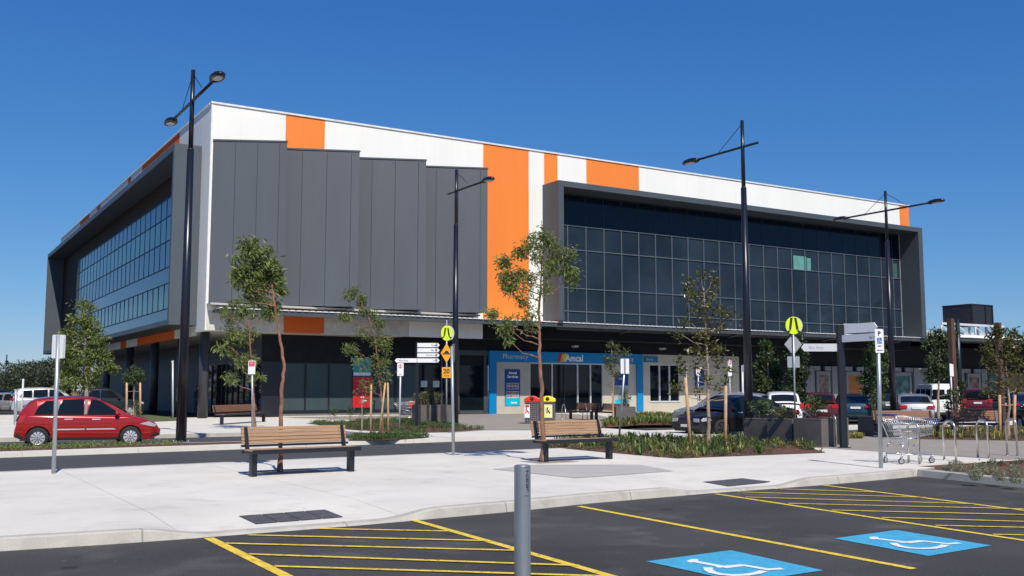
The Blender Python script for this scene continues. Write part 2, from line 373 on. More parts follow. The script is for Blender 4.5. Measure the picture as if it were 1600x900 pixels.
# side wall (west)
def vpx(px,py): return FUp(px,py,uf)[0]
vs_=[vpx(281,205),vpx(222,262),vpx(205,278),vpx(200,285),vpx(157,320),vpx(152,322),vpx(140,335),vpx(125,350)]
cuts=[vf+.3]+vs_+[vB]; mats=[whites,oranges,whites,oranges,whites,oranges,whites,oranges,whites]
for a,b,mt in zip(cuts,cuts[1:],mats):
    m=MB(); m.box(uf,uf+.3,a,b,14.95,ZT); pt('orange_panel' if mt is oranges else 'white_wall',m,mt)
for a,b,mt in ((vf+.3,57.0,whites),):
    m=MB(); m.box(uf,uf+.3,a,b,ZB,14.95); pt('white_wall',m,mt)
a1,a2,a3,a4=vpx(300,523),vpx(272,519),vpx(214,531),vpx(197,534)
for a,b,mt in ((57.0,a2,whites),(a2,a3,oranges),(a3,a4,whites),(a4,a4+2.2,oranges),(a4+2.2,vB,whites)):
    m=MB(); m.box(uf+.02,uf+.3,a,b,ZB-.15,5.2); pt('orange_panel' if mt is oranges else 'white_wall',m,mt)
# corner base flare under the overhang, soffit
m=MB(); m.box(uf+.3,26.0,vf+.3,vS,ZB+.02,ZB+.14); m.box(uf+.3,uG+.2,vS,vB,ZB+.02,ZB+.14); pt('soffit',m,soffit)
m=MB(); m.box(uE-.3,uE,vf+.3,vB,5.9,ZT); m.box(uf,uE,vB,vB+.3,ZB,ZT); pt('white_wall',m,whites)
# sawtooth charcoal panels
steps=[(uf+.12,17.64),(17.7,21.9),(21.96,26.12),(26.18,30.32)]
zb_=6.33; zt_=15.15
for a,b in steps:
    m=MB(); p=[(a,vf-.12),(b,52.2),(b,vf-.01),(a,vf-.01)]; m.prism(p,zb_,zt_); o=pt('charcoal_panel',m,greyc)
    m=MB()
    L_=math.hypot(b-a,vf-.12-52.2); k=(52.2-(vf-.12))/(b-a)
    nn=Vector((k,-1,0)).normalized()*.008
    for t in (.30,.60,.90):
        x=a+(b-a)*t; y=vf-.12+k*(x-a)
        m.box(x-.012,x+.012,y-.010,y+.01,zb_+.01,zt_-.1)
    m.build('panel_joint',seamd,o)
    m=MB(); m.prism([(a-.02,vf-.16),(b+.03,52.15),(b+.03,vf-.01),(a-.02,vf-.01)],zt_,zt_+.09); m.build('top_flashing',M('charcoal_flashing',(.075,.083,.095),.4),o)
m=MB(); m.box(uf+.02,30.4,vf-.9,vf-.01,zb_-.16,zb_-.06); pt('white_ledge',m,soffit)
# front box frame + curtain wall
u0,u1,ui0,ui1=35.56,72.02,35.98,71.5; vo=52.2; zt,zi,zbm=15.06,14.68,6.05
m=MB()
m.box(u0,ui0,vo,vf-.005,zbm,zt); m.box(ui1,u1,vo,vf-.005,zbm,zt); m.box(ui0,ui1,vo,vf-.005,zi,zt); pt('front_box_surround',m,frm,bevel=.015)
nb=23; bw=1.5; ug=ui1
JR=random.Random(9)
def pane(m,x0,x1,y,z0,z1,k=.006):
    vs=[(x,y+JR.uniform(-k,k),z) for x,z in ((x0,z0),(x1,z0),(x1,z1),(x0,z1))]+[(x,y+.03,z) for x,z in ((x0,z0),(x1,z0),(x1,z1),(x0,z1))]
    m.add(vs,[(0,1,2,3),(7,6,5,4),(0,4,5,1),(1,5,6,2),(2,6,7,3),(3,7,4,0)])
xs=[ui0]+[37.56-.02+bw*i for i in range(23)]; xs=[x for x in xs if x<ui1-.5]+[ui1]
zr=[6.06,6.85,8.38,10.95,12.56,14.68]
for i in range(len(xs)-1):
    for (za,zb2) in ((6.06,8.38),(8.38,10.95),(10.95,12.56),(12.56,14.68)):
        if za==12.56 : continue
        m=MB(); pane(m,xs[i]+.002,xs[i+1]-.002,vf+.05,za,zb2); pt('window',m,gF)
m=MB(); m.box(ui0,ui1,vf+.05,vf+.08,12.56,14.76); pt('upper_glass_band',m,M('shaded_front_glass',(.007,.012,.026),.08,var=.1,spec=.25))  # front glass painted darker, the surround's shadow put into its colour
m=MB(); m.box(ui0+.1,ui1-.1,vf+.5,vf+.6,6.1,14.6); pt('room_backing',m,signk)
m=MB()
for x in xs[1:-1]: m.box(x-.03,x+.03,vf-.02,vf+.1,6.07,12.58)
for z in zr[1:-1]: m.box(ui0+.01,ui1-.01,vf-.017,vf+.1,z-.03,z+.03)
pt('mullion_grid',m,mull)
m=MB()
for x in xs[1:-1]: m.box(x-.02,x+.02,vf+.03,vf+.1,12.6,14.6)
m.box(ui0+.02,ui1-.02,vf+.028,vf+.1,14.6,14.67)
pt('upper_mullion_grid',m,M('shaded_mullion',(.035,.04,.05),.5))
# lit room seen through glass: bright wall panel
ua=FVp(1240,395,vf)[0]; ub=FVp(1267,395,vf)[0]
m=MB(); m.box(ua,ub-.5,vf+.042,vf+.048,10.99,12.05); m.box(ub-.42,ub,vf+.042,vf+.048,10.99,11.95); pt('bright_room_pane',m,gBright)
m=MB(); m.box(70.6,71.1,vf+.042,vf+.048,10.99,12.2); pt('bright_room_pane',m,M('dim_room_glass',(.05,.12,.11),.1))
# west box frame + curtain wall
uo=12.5; va,vb=55.9,109.5; zt,zi,zbm=15.25,14.85,5.2
m=MB(); m.box(uo,uf-.005,va,va+.35,zbm,zt); m.box(uo,uf-.005,vb-.35,vb,zbm,zt); m.box(uo,uf-.005,va+.35,vb-.35,zi,zt); m.box(uo,uf-.005,va+.35,vb-.35,zbm,zbm+.3); pt('side_box_surround',m,frm,bevel=.015)
vg=va+.35; ve=100.5
m=MB(); m.box(uf,uf+.1,vg,ve,13.65,14.95); m.box(uf,uf+.1,ve,vB-.3,5.2,14.95); pt('brown_cladding',m,darkbrown)
bands=[(5.2,6.63,gB,'spandrel_panel'),(6.63,8.2,gT,'side_window'),(8.2,10.87,gB,'spandrel_panel'),(10.87,12.4,gT,'side_window'),(12.4,13.65,gB,'spandrel_panel')]
bv=(ve-vg)/28
for i in range(28):
    for (za,zb2,mt,nm) in bands:
        if nm=='spandrel_panel': continue
        m=MB(); m.box(uf+.02,uf+.06,vg+i*bv,vg+(i+1)*bv-.003,za,zb2-.002); pt(nm,m,mt)
for (za,zb2,mt,nm) in bands:
    if nm=='spandrel_panel':
        for j in range(7):
            m=MB(); m.box(uf+.02,uf+.06,vg+j*4*bv,vg+(j+1)*4*bv-.003,za,zb2-.002); pt(nm,m,mt)
m=MB()
for i in range(1,28):
    v=vg+i*bv; m.box(uf-.0,uf+.03,v-.025,v+.025,9.2,13.65); m.box(uf-.01,uf+.03,v-.02,v+.02,6.63,8.2)
for z in (6.63,8.2,9.2,10.87,12.4,13.65): m.box(uf-.01,uf+.03,vg,ve,z-.03,z+.03)
pt('side_mullion_grid',m,M('dark_blue_mullion',(.02,.028,.06),.5,spec=.2))
# ground floor walls
m=MB(); m.box(18.9,32.8,vS,vS+.25,3.25,ZB+.02); m.box(26.0,32.8,vf+.3,vS+.2,4.9,5.9); m.box(26.0,uE,vf+.31,vS+.25,5.0,5.88); m.box(32.8,uE+.0,vS,vS+.25,4.22,5.0); m.box(uG,18.9,vS,vS+.25,3.25,ZB+.02); pt('dark_bulkhead',m,black)
m=MB(); m.box(uG,uG+.25,vS+.25,vB,3.35,ZB+.02); m.box(uG-.02,uG+.2,70.5,vB,.1,3.35); pt('dark_wall',m,dwall)
m=MB(); m.box(uG-.04,26.0,vS+.22,vS+.3,.13,.5); m.box(26.6,32.8,vS-.02,vS+.2,.13,.38);pt('wall_plinth',m,dwall)
fx=[(upx_,) for upx_ in ()]
gx=[FVp(p,620,vS)[0] for p in (437,477,514,552,585,618,655)]
for a,b in zip(gx,gx[1:]):
    m=MB(); m.box(a+.03,b-.03,vS+.06,vS+.09,.5,3.25); pt('shop_window',m,gC)
m=MB()
for x in gx: m.box(x-.04,x+.04,vS-.02,vS+.1,.3,3.25)
m.box(gx[0],gx[-1],vS-.015,vS+.1,3.19,3.27); m.box(gx[0],gx[-1],vS-.015,vS+.1,.3,.5); pt('shopfront_frame',m,blackp)
m=MB(); m.box(gx[0]-.2,gx[-1],vS+.1,vS+.2,.13,.32); pt('wall_plinth',m,conc)
# posters in the shopfront
a,b=FVp(551,610,vS)[0],FVp(581,610,vS)[0]
m=MB(); m.box(a,b,vS-.05,vS-.03,.62,2.45); o=pt('red_poster',m,M('red_poster_print',(.55,.01,.015),.4)); m=MB(); m.box(a+.55,b-.35,vS-.056,vS-.052,.95,1.08); m.box(a+.5,b-.45,vS-.056,vS-.052,1.22,1.27); m.build('poster_print',signw,o)
m=MB(); m.box(a,b-.1,vS-.05,vS-.03,2.5,3.6); o=pt('teal_poster',m,M('teal_poster_print',(.02,.30,.34),.4)); m=MB(); m.box(a+.02,b-.12,vS-.056,vS-.052,2.55,2.72); m.build('poster_print',signw,o)
# dark entrance 655..763
ex=[FVp(p,620,vS)[0] for p in (655,690,717,757)]
for a,b in zip(ex,ex[1:]):
    m=MB(); m.box(a+.04,b-.04,vS+.06,vS+.09,.38,3.9); pt('entrance_glass',m,gS)
m=MB()
for x in ex: m.box(x-.05,x+.05,vS-.02,vS+.1,.13,3.9)
m.box(ex[0],32.8,vS-.015,vS+.1,3.9,4.22); m.box(ex[-1]+.05,32.8,vS+.0,vS+.1,.38,3.9); pt('entrance_frame',m,dwall)
m=MB()
for px in (658,677):
    x=FVp(px,604,vS)[0]; m.box(x,x+.45,vS+.04,vS+.055,1.85,2.25)
pt('paper_notice',m,M('notice_paper',(.45,.50,.52),.5))
m=MB(); x=FVp(711,604,vS)[0]; m.box(x,x+.07,vS-.08,vS-.03,1.4,2.3); pt('door_handle',m,stain_s)
# west ground floor glazing between v 56.35 and 70.5
gv=[vS+.02+1.18*i for i in range(13)]
for a,b in zip(gv,gv[1:]):
    m=MB(); m.box(uG+.03,uG+.06,a+.03,b-.03,.3,3.35); pt('ground_window',m,gS)
m=MB()
for v in gv: m.box(uG-.04,uG+.1,v-.035,v+.035,.13,3.35)
m.box(uG-.035,uG+.1,gv[0],gv[-1],3.3,3.38); m.box(uG-.035,uG+.1,gv[0],gv[-1],.13,.3); pt('ground_floor_frame',m,blackp)
m=MB(); m.box(uG-.05,18.95,vS-.06,vS+.02,.13,3.3); pt('corner_post',m,blackp)
# columns
for v in (56.2,61.3,68.6,76.9,86,96,106):
    m=MB(); m.tube([(uf+.55,v,.13),(uf+.55,v,ZB+.05)],.27,20); pt('column',m,M('charcoal_column',(.04,.043,.05),.4))
# ---- pharmacy shopfront
bluef=M('pharmacy_blue',(.0,.20,.48),.35,var=.03); beige=M('beige_render',(.47,.43,.36),.8,var=.05)
pa,pb=32.82,45.5
m=MB(); m.box(pa,pb,vS-.16,vS,3.5,4.22); m.box(pa,33.36,vS-.16,vS,.13,3.5); m.box(44.97,pb,vS-.16,vS,.13,3.5); fas=pt('shop_sign_frame',m,bluef)
def sx(px): return FVp(px,600,vS)[0]
m=MB(); m.box(33.36,sx(828),vS-.02,vS+.2,.13,3.5); pt('rendered_wall',m,beige)
m=MB(); m.box(sx(942),44.97,vS-.02,vS+.2,.13,3.5); pt('rendered_wall',m,beige)
ds=[sx(p) for p in (828,863,882.5,903,923,942)]
for i,(a,b) in enumerate(zip(ds,ds[1:])):
    m=MB(); m.box(a+.02,b-.02,vS+.1,vS+.13,.16,3.42); pt('door' if i in (1,2) else 'shop_window',m,gS)
m=MB()
for i,x in enumerate(ds): 
    if i!=2: m.box(x-.04,x+.04,vS+.0,vS+.14,.13,3.5)
m.box(ds[0],ds[-1],vS+.005,vS+.14,3.42,3.5); pt('shopfront_frame',m,mullw)
m=MB(); m.box(ds[2]-.03,ds[2]+.03,vS+.06,vS+.14,.13,3.42); pt('door_frame',m,blackp)
text('Pharmacy',.47,signp,fas,FX(33.8,vS-.17,3.72),'sign_lettering',sx=1.08)
text('Pharmacy',.47,signp,fas,FX(sx(956),vS-.17,3.72),'sign_lettering',sx=1.0)
text('Amcal',.62,signw,fas,FX(sx(881.5),vS-.17,3.63),'sign_lettering',bold=.018,sx=.95)
x=sx(869)
for i,(c) in enumerate(((.45,.03,.02),(.75,.35,.03),(.75,.62,.05))):
    m=MB(); m.prism([(x+i*.21+0,3.58),(x+.2+i*.21,3.58),(x+.38+i*.21,4.14),(x+.18+i*.21,4.14)],0,.02,Matrix(((1,0,0,0),(0,0,-1,vS-.165),(0,1,0,0),(0,0,0,1)))); m.build('sign_emblem',M('emblem_%d'%i,c,.4),fas)
def poster(a,b,z0,z1,title,cols):
    m=MB(); m.box(a,b,vS-.06,vS-.021,z0,z1); p=pt('wall_poster',m,cols)
    return p
pbm=M('poster_dark_blue',(.01,.05,.25),.4)
a,b=sx(788.5),sx(812)
p=poster(a,b,.66,3.02,'',pbm)
m=MB(); m.box(a+.003,b-.003,vS-.064,vS-.061,.66,1.2); m.build('poster_print',M('poster_cyan',(.0,.42,.60),.4),p)
m=MB(); m.box(a+.003,b-.003,vS-.064,vS-.061,1.2,1.6); m.build('poster_print',M('poster_mid_blue',(.0,.20,.45),.4),p)
text('Amcal',.25,signw,p,FX((a+b)/2,vS-.066,2.72),align='CENTER',bold=.008); text('Services',.25,signw,p,FX((a+b)/2,vS-.066,2.47),align='CENTER',bold=.008)
text('Amcal',.18,signw,p,FX((a+b)/2+.1,vS-.066,.80),align='CENTER',bold=.006)
m=MB(); m.box(a+.12,b-.12,vS-.066,vS-.065,1.72,2.14); m.box(a+.12,b-.12,vS-.066,vS-.065,1.15,1.6); m.build('poster_print',M('poster_pale',(.50,.52,.55),.5),p)
m=MB(); rr=random.Random(3)
for zz in (1.2,1.42,1.76,1.97):
    for k in range(4):
        xx=a+.16+k*((b-a-.3)/4); m.box(xx,xx+.17,vS-.07,vS-.067,zz,zz+.13)
m.build('poster_print',M('poster_faces',(.25,.12,.11),.6,island=.8),p)
a,b=sx(960),sx(981)
p=poster(a,b,.7,2.9,'',M('poster_photo',(.30,.32,.34),.5,var=.4,vs=2))
m=MB(); m.box(a,b,vS-.064,vS-.061,2.0,2.9); m.build('poster_print',pbm,p); m=MB(); m.box(a,b,vS-.064,vS-.061,.7,1.0); m.build('poster_print',M('poster_cyan',(.0,.42,.60),.4),p)
text('Your',.28,signw,p,FX((a+b)/2,vS-.066,2.4),align='CENTER')
# rendered wall with window and small sign
wa,wb=sx(1003)+.02,sx(1155)
w0,w1=sx(1015),sx(1062)
m=MB(); m.box(wa,w0,vS-.02,vS+.2,.13,4.22); m.box(w1,wb,vS-.02,vS+.2,.13,4.22); m.box(w0,w1,vS-.02,vS+.2,3.5,4.22); m.box(w0,w1,vS-.02,vS+.2,.13,.85); pt('rendered_wall',m,beige)
for k in range(3):
    a=w0+(w1-w0)*k/3; b=w0+(w1-w0)*(k+1)/3; m=MB(); m.box(a+.05,b-.05,vS+.1,vS+.13,.9,3.45); pt('window_pane',m,gS)
m=MB()
for k in range(4): x=w0+(w1-w0)*k/3; m.box(x-.05,x+.05,vS+.0,vS+.14,.85,3.5)
m.box(w0,w1,vS+.003,vS+.14,3.45,3.5); m.box(w0-.05,w1+.05,vS-.07,vS+.14,.8,.9); pt('window_frame',m,mullw)
a,b=sx(1006),sx(1027); m=MB(); m.box(a,b,vS-.1,vS-.03,3.66,4.06); p=pt('small_sign',m,M('small_sign_teal',(.02,.16,.28),.5)); text('Travel',.24,signp,p,FX(a+.15,vS-.103,3.78))
a,b=sx(1085),sx(1100); m=MB(); m.box(a,b,vS-.05,vS-.025,2.0,3.4); pt('blue_wall_poster',m,pbm)
m=MB(); m.box(sx(1089),sx(1093),vS-.05,vS-.025,.9,2.0); pt('dark_wall_pipe',m,blackp)
# dark recess and pale pilasters to the right end
pal=M('pale_fluted_panel',(.20,.215,.23),.5,seam=[(0,.28,.03,.75)])
m=MB(); m.box(wb,uE,vS+.15,vS+.3,.13,4.22); pt('dark_shopfront_wall',m,black)
# canopy
m=MB(); m.box(14.35,uE,52.5,52.72,5.66,5.93); m.box(14.35,uE,52.74,vf-.0,5.8,5.92); cano=pt('canopy',m,M('canopy_steel',(.06,.068,.08),.5))
m=MB()
x=14.3
while x<uE:
    m.box(x,x+.27,52.42,vf-.02,5.935,5.985); m.box(x+.27,x+.38,52.46,vf-.02,5.935,5.95); x+=.38
m.build('roof_sheet',cap,cano)
m=MB()
for x in (16.5,24,33,42,52,62,70): m.tube([(x,52.9,5.75),(x,vS-.1,5.2)],.07,8)
m.build('canopy_bracket',blackp,cano)
m=MB()
for px in (897,1034,1072): 
    x=FVp(px,545,vS-.6)[0]; m.box(x-.16,x+.16,vS-.9,vS-.5,4.55,4.68)
pt('downlight',m,soffit)
# rooftop antenna
ra=thing('roof_antenna','thin white antenna rising from the far left roof edge','antenna',W(uf+1.5,vpx(134,330),ZT-.3)); m=MB(); m.tube([(0,0,0),(0,0,1.6)],.03,6); m.build('mast',galv,ra); m=MB(); m.tube([(0,0,.9),(0,0,1.7)],.10,8); m.build('aerial',signw,ra)
# ================================================================ RIGHT HAND SHOP WING
wing=thing('shop_building','long low dark shop building with pale fluted panels, right of the glass box','building',(0,0,0),AZ)
a0,b0=uE+.05,150
m=MB(); m.box(a0,b0,vS+.15,vS+12,4.1,5.5); m.box(a0,b0,vS+.15,vS+.35,.13,4.1); m.build('dark_wall',black,wing)
m=MB(); m.box(a0,b0,52.5,52.75,5.85,6.12); m.box(a0,b0,52.77,vS+12,6.0,6.1); m.build('canopy',MATS['canopy_steel'],wing)
m=MB(); m.box(a0,b0,52.42,vS+12,6.125,6.17); m.box(a0,b0,53.4,53.5,6.175,6.45); m.build('roof_sheet',cap,wing)
m=MB()
x=a0+.5
while x<118: m.box(x,x+.05,53.6,53.65,6.175,7.1); x+=2.4
m.build('roof_rail',galv,wing)
def shopf(root,u0_,u1_,fill):
    m=MB(); m.box(u0_,u0_+.25,vS-.05,vS+.14,.13,3.2); m.box(u1_-.25,u1_,vS-.05,vS+.14,.13,3.2); m.box(u0_+.25,u1_-.25,vS-.05,vS+.14,2.9,3.2); m.build('shop_door_surround',pal,root)
    m=MB(); m.box(u0_+.25,u1_-.25,vS+.0,vS+.1,.13,2.9); m.build('shop_display',fill,root)
ob=M('orange_display',(.33,.12,.02),.5,var=.2,stretch=(.3,1,5)); di=M('mixed_display',(.16,.11,.09),.5,var=.9,vs=2.5); te=M('teal_display',(.05,.12,.12),.5,var=.7,vs=2)
sp=[(1276,1297,di),(1322,1350,ob),(1396,1424,te),(1512,1532,di)]
for p,q,mt in sp:
    root=bld if sx(q)<uE else wing
    shopf(root,sx(p),sx(q),mt)
for p,q in ((1258,1272),(1300,1308),(1312,1320),(1352,1362),(1428,1449),(1492,1506),(1534,1542)):
    root=bld if sx(q)<uE else wing
    m=MB(); m.box(sx(p),sx(q),vS-.08,vS+.14,.13,3.6); m.build('pale_pilaster',pal,root)
for p,q in ((1272,1300),(1320,1352),(1396,1428),(1506,1534)):
    root=bld if sx(q)<uE else wing
    m=MB(); m.box(sx(p)+.1,(sx(p)+sx(q))/2-.3,vS-.03,vS+.14,3.25,3.6); m.box((sx(p)+sx(q))/2+.3,sx(q)-.1,vS-.03,vS+.14,3.25,3.6); m.build('fascia_panel',pal,root)
for p,q,mt in ((1545,1562,te),(1565,1600,M('olive_display',(.14,.12,.05),.5,var=.4)),(1603,1640,di)):
    m=MB(); m.box(sx(p),sx(q),vS-.02,vS+.14,.5,3.3); m.build('shop_display',mt,wing)
# plant screen + truss
vP=66.
def uP(px,py=490): return FVp(px,py,vP)[0]
def zP(px,py): return FVp(px,py,vP)[1]
ps=thing('plant_screen','black louvred plant enclosure on the roof of the low shops','plant screen',W(uP(1520),vP,6.2),AZ)
zt,zb3=zP(1515,476),zP(1515,507); hw=(uP(1551)-uP(1474))/2
lou=M('black_louvre',(.02,.021,.028),.5,seam=[(2,.25,.06,.35)])
hw=(uP(1551)-uP(1518))/2; ps.location=W((uP(1518)+uP(1551))/2,vP,0); dd=1.
while 1:
    q=W(uP(1518),vP+dd); 
    if 800+F*q.x/(q.y*CT+8*ST)<1474 or dd>14: break
    dd+=.1
m=MB(); m.box(-hw,hw,0,dd,zb3,zt); m.build('louvre_screen',lou,ps)
m=MB(); m.box(-hw-.05,hw+.05,-.06,dd+.05,zt,zt+.12); [m.box(x-.08,x+.08,-.08,-.01,zb3,zt) for x in (-hw+.08,.3*hw,hw-.08)]; m.build('screen_frame',blackp,ps)
m=MB()
for x in (-hw+.4,0,hw-.4): m.box(x-.1,x+.1,.5,.7,6.17,zb3)
m.build('screen_leg',galv,ps)
tr=thing('roof_truss','white steel roof truss between the glass box and the black plant screen','truss',W(uP(1443),vP-2,0),AZ)
L_=uP(1540)-uP(1443); za,zc=6.9,zb3-.15
whp=M('white_steel',(.50,.53,.55),.45)
m=MB(); m.box(0,L_,-.1,.1,zc-.22,zc); m.box(0,L_*.8,-.1,.1,za-.1,za+.1); m.build('chord',whp,tr)
m=MB()
k=3
for i in range(k):
    x=L_*.8*i/k; m.tube([(x,0,za),(x,0,zc-.3)],.08,6); m.tube([(x,0,zc-.3),(x+L_*.8/k,0,za)],.07,6)
m.build('web_brace',whp,tr)
rf=thing('rooftop_unit','pale rooftop equipment block with dark openings behind the white truss','rooftop unit',W(uP(1480),vP+4,0),AZ)
m=MB(); m.box(-6,14,0,5,6.2,8.2); m.build('housing',signp,rf); m=MB(); [m.box(-5+i*2.6,-3.2+i*2.6,-.03,.0,7.1,7.8) for i in range(7)]; m.build('vent_opening',signk,rf)
# ================================================================ VEHICLES
def lerpP(P,x):
    if x<=P[0][0]: return P[0][1]
    for a,b in zip(P,P[1:]):
        if a[0]<=x<=b[0]:
            t=(x-a[0])/(b[0]-a[0]+1e-9); return a[1]+(b[1]-a[1])*t
    return P[-1][1]
def smoothP(P,n=80,r=.06):
    x0,x1=P[0][0],P[-1][0]
    return lambda x: sum(lerpP(P,min(x1,max(x0,x+d*r))) for d in (-1,-.5,0,.5,1))/5
def wheel(root,x,y,r,w,mat,n,side,rr=.66):
    m=MB(); N=28
    prof=[(-w/2,r*.66),(-w/2,r*.9),(-w/2+.02,r*.985),(-w*.25,r),(w*.25,r),(w/2-.02,r*.985),(w/2,r*.9),(w/2,r*.66)]
    vs=[(x+pr*math.cos(2*math.pi*k/N),y+py,r+pr*math.sin(2*math.pi*k/N)) for k in range(N) for py,pr in prof]
    q=len(prof); fs=[(k*q+j,k*q+j+1,((k+1)%N)*q+j+1,((k+1)%N)*q+j) for k in range(N) for j in range(q-1)]
    m.add(vs,fs,True); t=m.build('wheel',tyre,root)
    m=MB(); yy=y+side*(w/2-.03)
    m.tube([(x,yy-.05*side,r),(x,yy-.035*side,r)],r*.68,N); m.build('wheel_well',trimk,t)
    m=MB()
    # rim ring
    R0,R1=r*.62,r*.69
    vs=[];
    for k in range(N):
        a=2*math.pi*k/N; c_,s_=math.cos(a),math.sin(a)
        vs+=[(x+R0*c_,yy,r+R0*s_),(x+R1*c_,yy+.012*side,r+R1*s_),(x+R1*c_,yy-.04*side,r+R1*s_)]
    m.add(vs,[(k*3,k*3+1,((k+1)%N)*3+1,((k+1)%N)*3) for k in range(N)]+[(k*3+1,k*3+2,((k+1)%N)*3+2,((k+1)%N)*3+1) for k in range(N)])
    for k in range(n):
        a=2*math.pi*k/n+.2; 
        for (ra,rb,wa,wb_) in ((r*.12,R0+.005,.5,.78),):
            da=math.pi/n; p=[]
            for rad,wd in ((ra,wa),(rb,wb_)):
                for sg in (-1,1): p.append((x+rad*math.cos(a+sg*da*wd),yy+.008*side*(2 if rad==ra else 0),r+rad*math.sin(a+sg*da*wd)))
            m.add([p[0],p[1],p[3],p[2]],[(0,1,2,3)])
    m.tube([(x,yy-.01*side,r),(x,yy+.03*side,r)],r*.17,14); m.build('rim',mat,t)
    m=MB(); m.tube([(x,yy+.03*side,r),(x,yy+.034*side,r)],r*.08,10); m.build('hub_badge',trimk,t)
    return t
def car(label,loc,az,sp,paint,group='cars parked around the shopping centre',name='parked_car',cat='car',person=False,det=1):
    root=thing(name,label,cat,loc,R(az),group)
    L,Wd,r=sp['L'],sp['W'],sp['r']; xr,xf=sp['xr'],sp['xf']; low=smoothP(sp['low'],r=.05); gh=smoothP(sp['gh'],r=.10)
    Ra=r+.038; hmax=Wd/2; zs0=sp.get('sill',.22); zm=sp.get('zm',.62)
    ox=-L/2
    def hw(x):
        t=abs(x/L*2-1); return hmax*(1-sp.get('taper',.16)*t**5-.02*t*t)
    def sy(x,z):
        h=hw(x); k=(z-zm)/.42; return h*(1-.045*max(0,k)**2-.05*max(0,-k)**2)
    xs=sorted(set([round(L*i/64,4) for i in range(65)]+[.015,.03,L-.015,L-.03]+[round(c+Ra*math.cos(a*math.pi/12),4) for c in (xr,xf) for a in range(13)]))
    def zb(x):
        t=abs(x/L*2-1); z=zs0+.10*max(0,(t-.85)/.15)**1.5
        for c in (xr,xf):
            if abs(x-c)<=Ra+1e-4: z=max(z,r+math.sqrt(max(0,Ra*Ra-(x-c)**2)))
        return z
    vs=[];K=14
    for x in xs:
        b=zb(x); t=low(x); t=max(t,b+.05); zs=t-.07*min(1,(t-b)/.2); row=[]
        row.append((x,sy(x,b)-.06,b)); 
        for j in range(8):
            z=b+(zs-b)*j/7; row.append((x,sy(x,z),z))
        y=sy(x,zs); row+= [(x,y-.022,zs+(t-zs)*.6),(x,y-.07,t),(x,y*.62,t+.02),(x,y*.3,t+.028),(x,0,t+.03)]
        vs.append(row)
    m=MB()
    for sg in (1,-1):
        V=[(p[0]+ox,p[1]*sg,p[2]) for row in vs for p in row]; fs=[]
        for i in range(len(xs)-1):
            for j in range(K-1):
                f=(i*K+j,(i+1)*K+j,(i+1)*K+j+1,i*K+j+1); fs.append(f[::-1] if sg>0 else f)
        m.add(V,fs,True)
        for i in (0,len(xs)-1): m.add([V[i*K+j] for j in range(K)]+[(xs[i]+ox,0,vs[i][0][2])],[tuple(range(K+1))])
    # greenhouse shell
    g0,g1=sp['gh'][0][0],sp['gh'][-1][0]; tum=sp.get('tum',.26); inset=sp.get('inset',.05)
    gx=[g0+(g1-g0)*i/60 for i in range(61)]
    def gy(x,z): return max(.05,sy(x,low(x)-.07)-inset-tum*(z-low(x)))
    V=[];K2=8
    for x in gx:
        z0=low(x)-.03; z1=max(gh(x),z0+.01); row=[(x,gy(x,z0),z0)]
        for k in (.5,.9): row.append((x,gy(x,z0+(z1-z0)*k),z0+(z1-z0)*k))
        ye=gy(x,z1); row+=[(x,ye-.03,z1-.015*min(1,(z1-z0)*3)),(x,ye-.09,z1+.008),(x,ye*.6,z1+.028),(x,ye*.3,z1+.036),(x,0,z1+.038)]; V.append(row)
    for sg in (1,-1):
        VV=[(p[0]+ox,p[1]*sg,p[2]) for row in V for p in row]; fs=[]
        for i in range(60):
            for j in range(K2-1):
                f=(i*K2+j,(i+1)*K2+j,(i+1)*K2+j+1,i*K2+j+1); fs.append(f[::-1] if sg>0 else f)
        m.add(VV,fs,True)
    body=m.build('body',paint,root); body.data.set_sharp_from_angle(angle=R(38))
    for c in (xr,xf):
        for sg in (1,-1):
            mm=MB(); y1_=sg*(hmax*.93-.03); y0_=sg*(hmax-.42); NN=16
            V=[(c+ox+(Ra+.015)*math.cos(math.pi*k/NN),y,r+(Ra+.015)*math.sin(math.pi*k/NN)) for k in range(NN+1) for y in (y0_,y1_)]
            mm.add(V,[(2*k,2*k+1,2*k+3,2*k+2) for k in range(NN)]); mm.add([V[2*k] for k in range(NN+1)]+[(c+ox-Ra-.015,y0_,.12),(c+ox+Ra+.015,y0_,.12)],[tuple(range(NN+3))]); mm.build('wheel_arch_liner',signk,root)
    # under tray
    m=MB(); m.box(.15+ox,L-.15+ox,-hmax+.12,hmax-.12,zs0-.02,zs0+.25); m.build('underbody',trimk,root)
    # side windows as patches on the glasshouse surface
    def sidepatch(poly,mat,nm,off=.006,par=root,both=True,fn=gy):
        for sg in ((1,-1) if both else (1,)):
            # dense fill: triangulate fan through subdivision in x
            x0=min(p[0] for p in poly); x1=max(p[0] for p in poly); n=10; mm=MB(); VV=[];fs=[]
            def rng(x):
                zs_=[]
                for a,b in zip(poly,poly[1:]+poly[:1]):
                    if (a[0]-x)*(b[0]-x)<=0 and abs(a[0]-b[0])>1e-6: zs_.append(a[1]+(b[1]-a[1])*(x-a[0])/(b[0]-a[0]))
                return (min(zs_),max(zs_)) if zs_ else (poly[0][1],)*2
            for i in range(n+1):
                x=x0+(x1-x0)*min(.999,max(.001,i/n)); lo,hi=rng(x)
                for k in range(4):
                    z=lo+(hi-lo)*k/3; VV.append((x+ox,sg*(fn(x,z)+off),z))
            for i in range(n):
                for k in range(3):
                    f=(i*4+k,(i+1)*4+k,(i+1)*4+k+1,i*4+k+1); fs.append(f if sg<0 else f[::-1])
            mm.add(VV,fs,True); mm.build(nm,mat,par)
    for w in sp['win']: sidepatch(w,cglass,'side_window')
    for w in sp.get('trim',[]): sidepatch(w,trimk,'window_trim',off=.004)
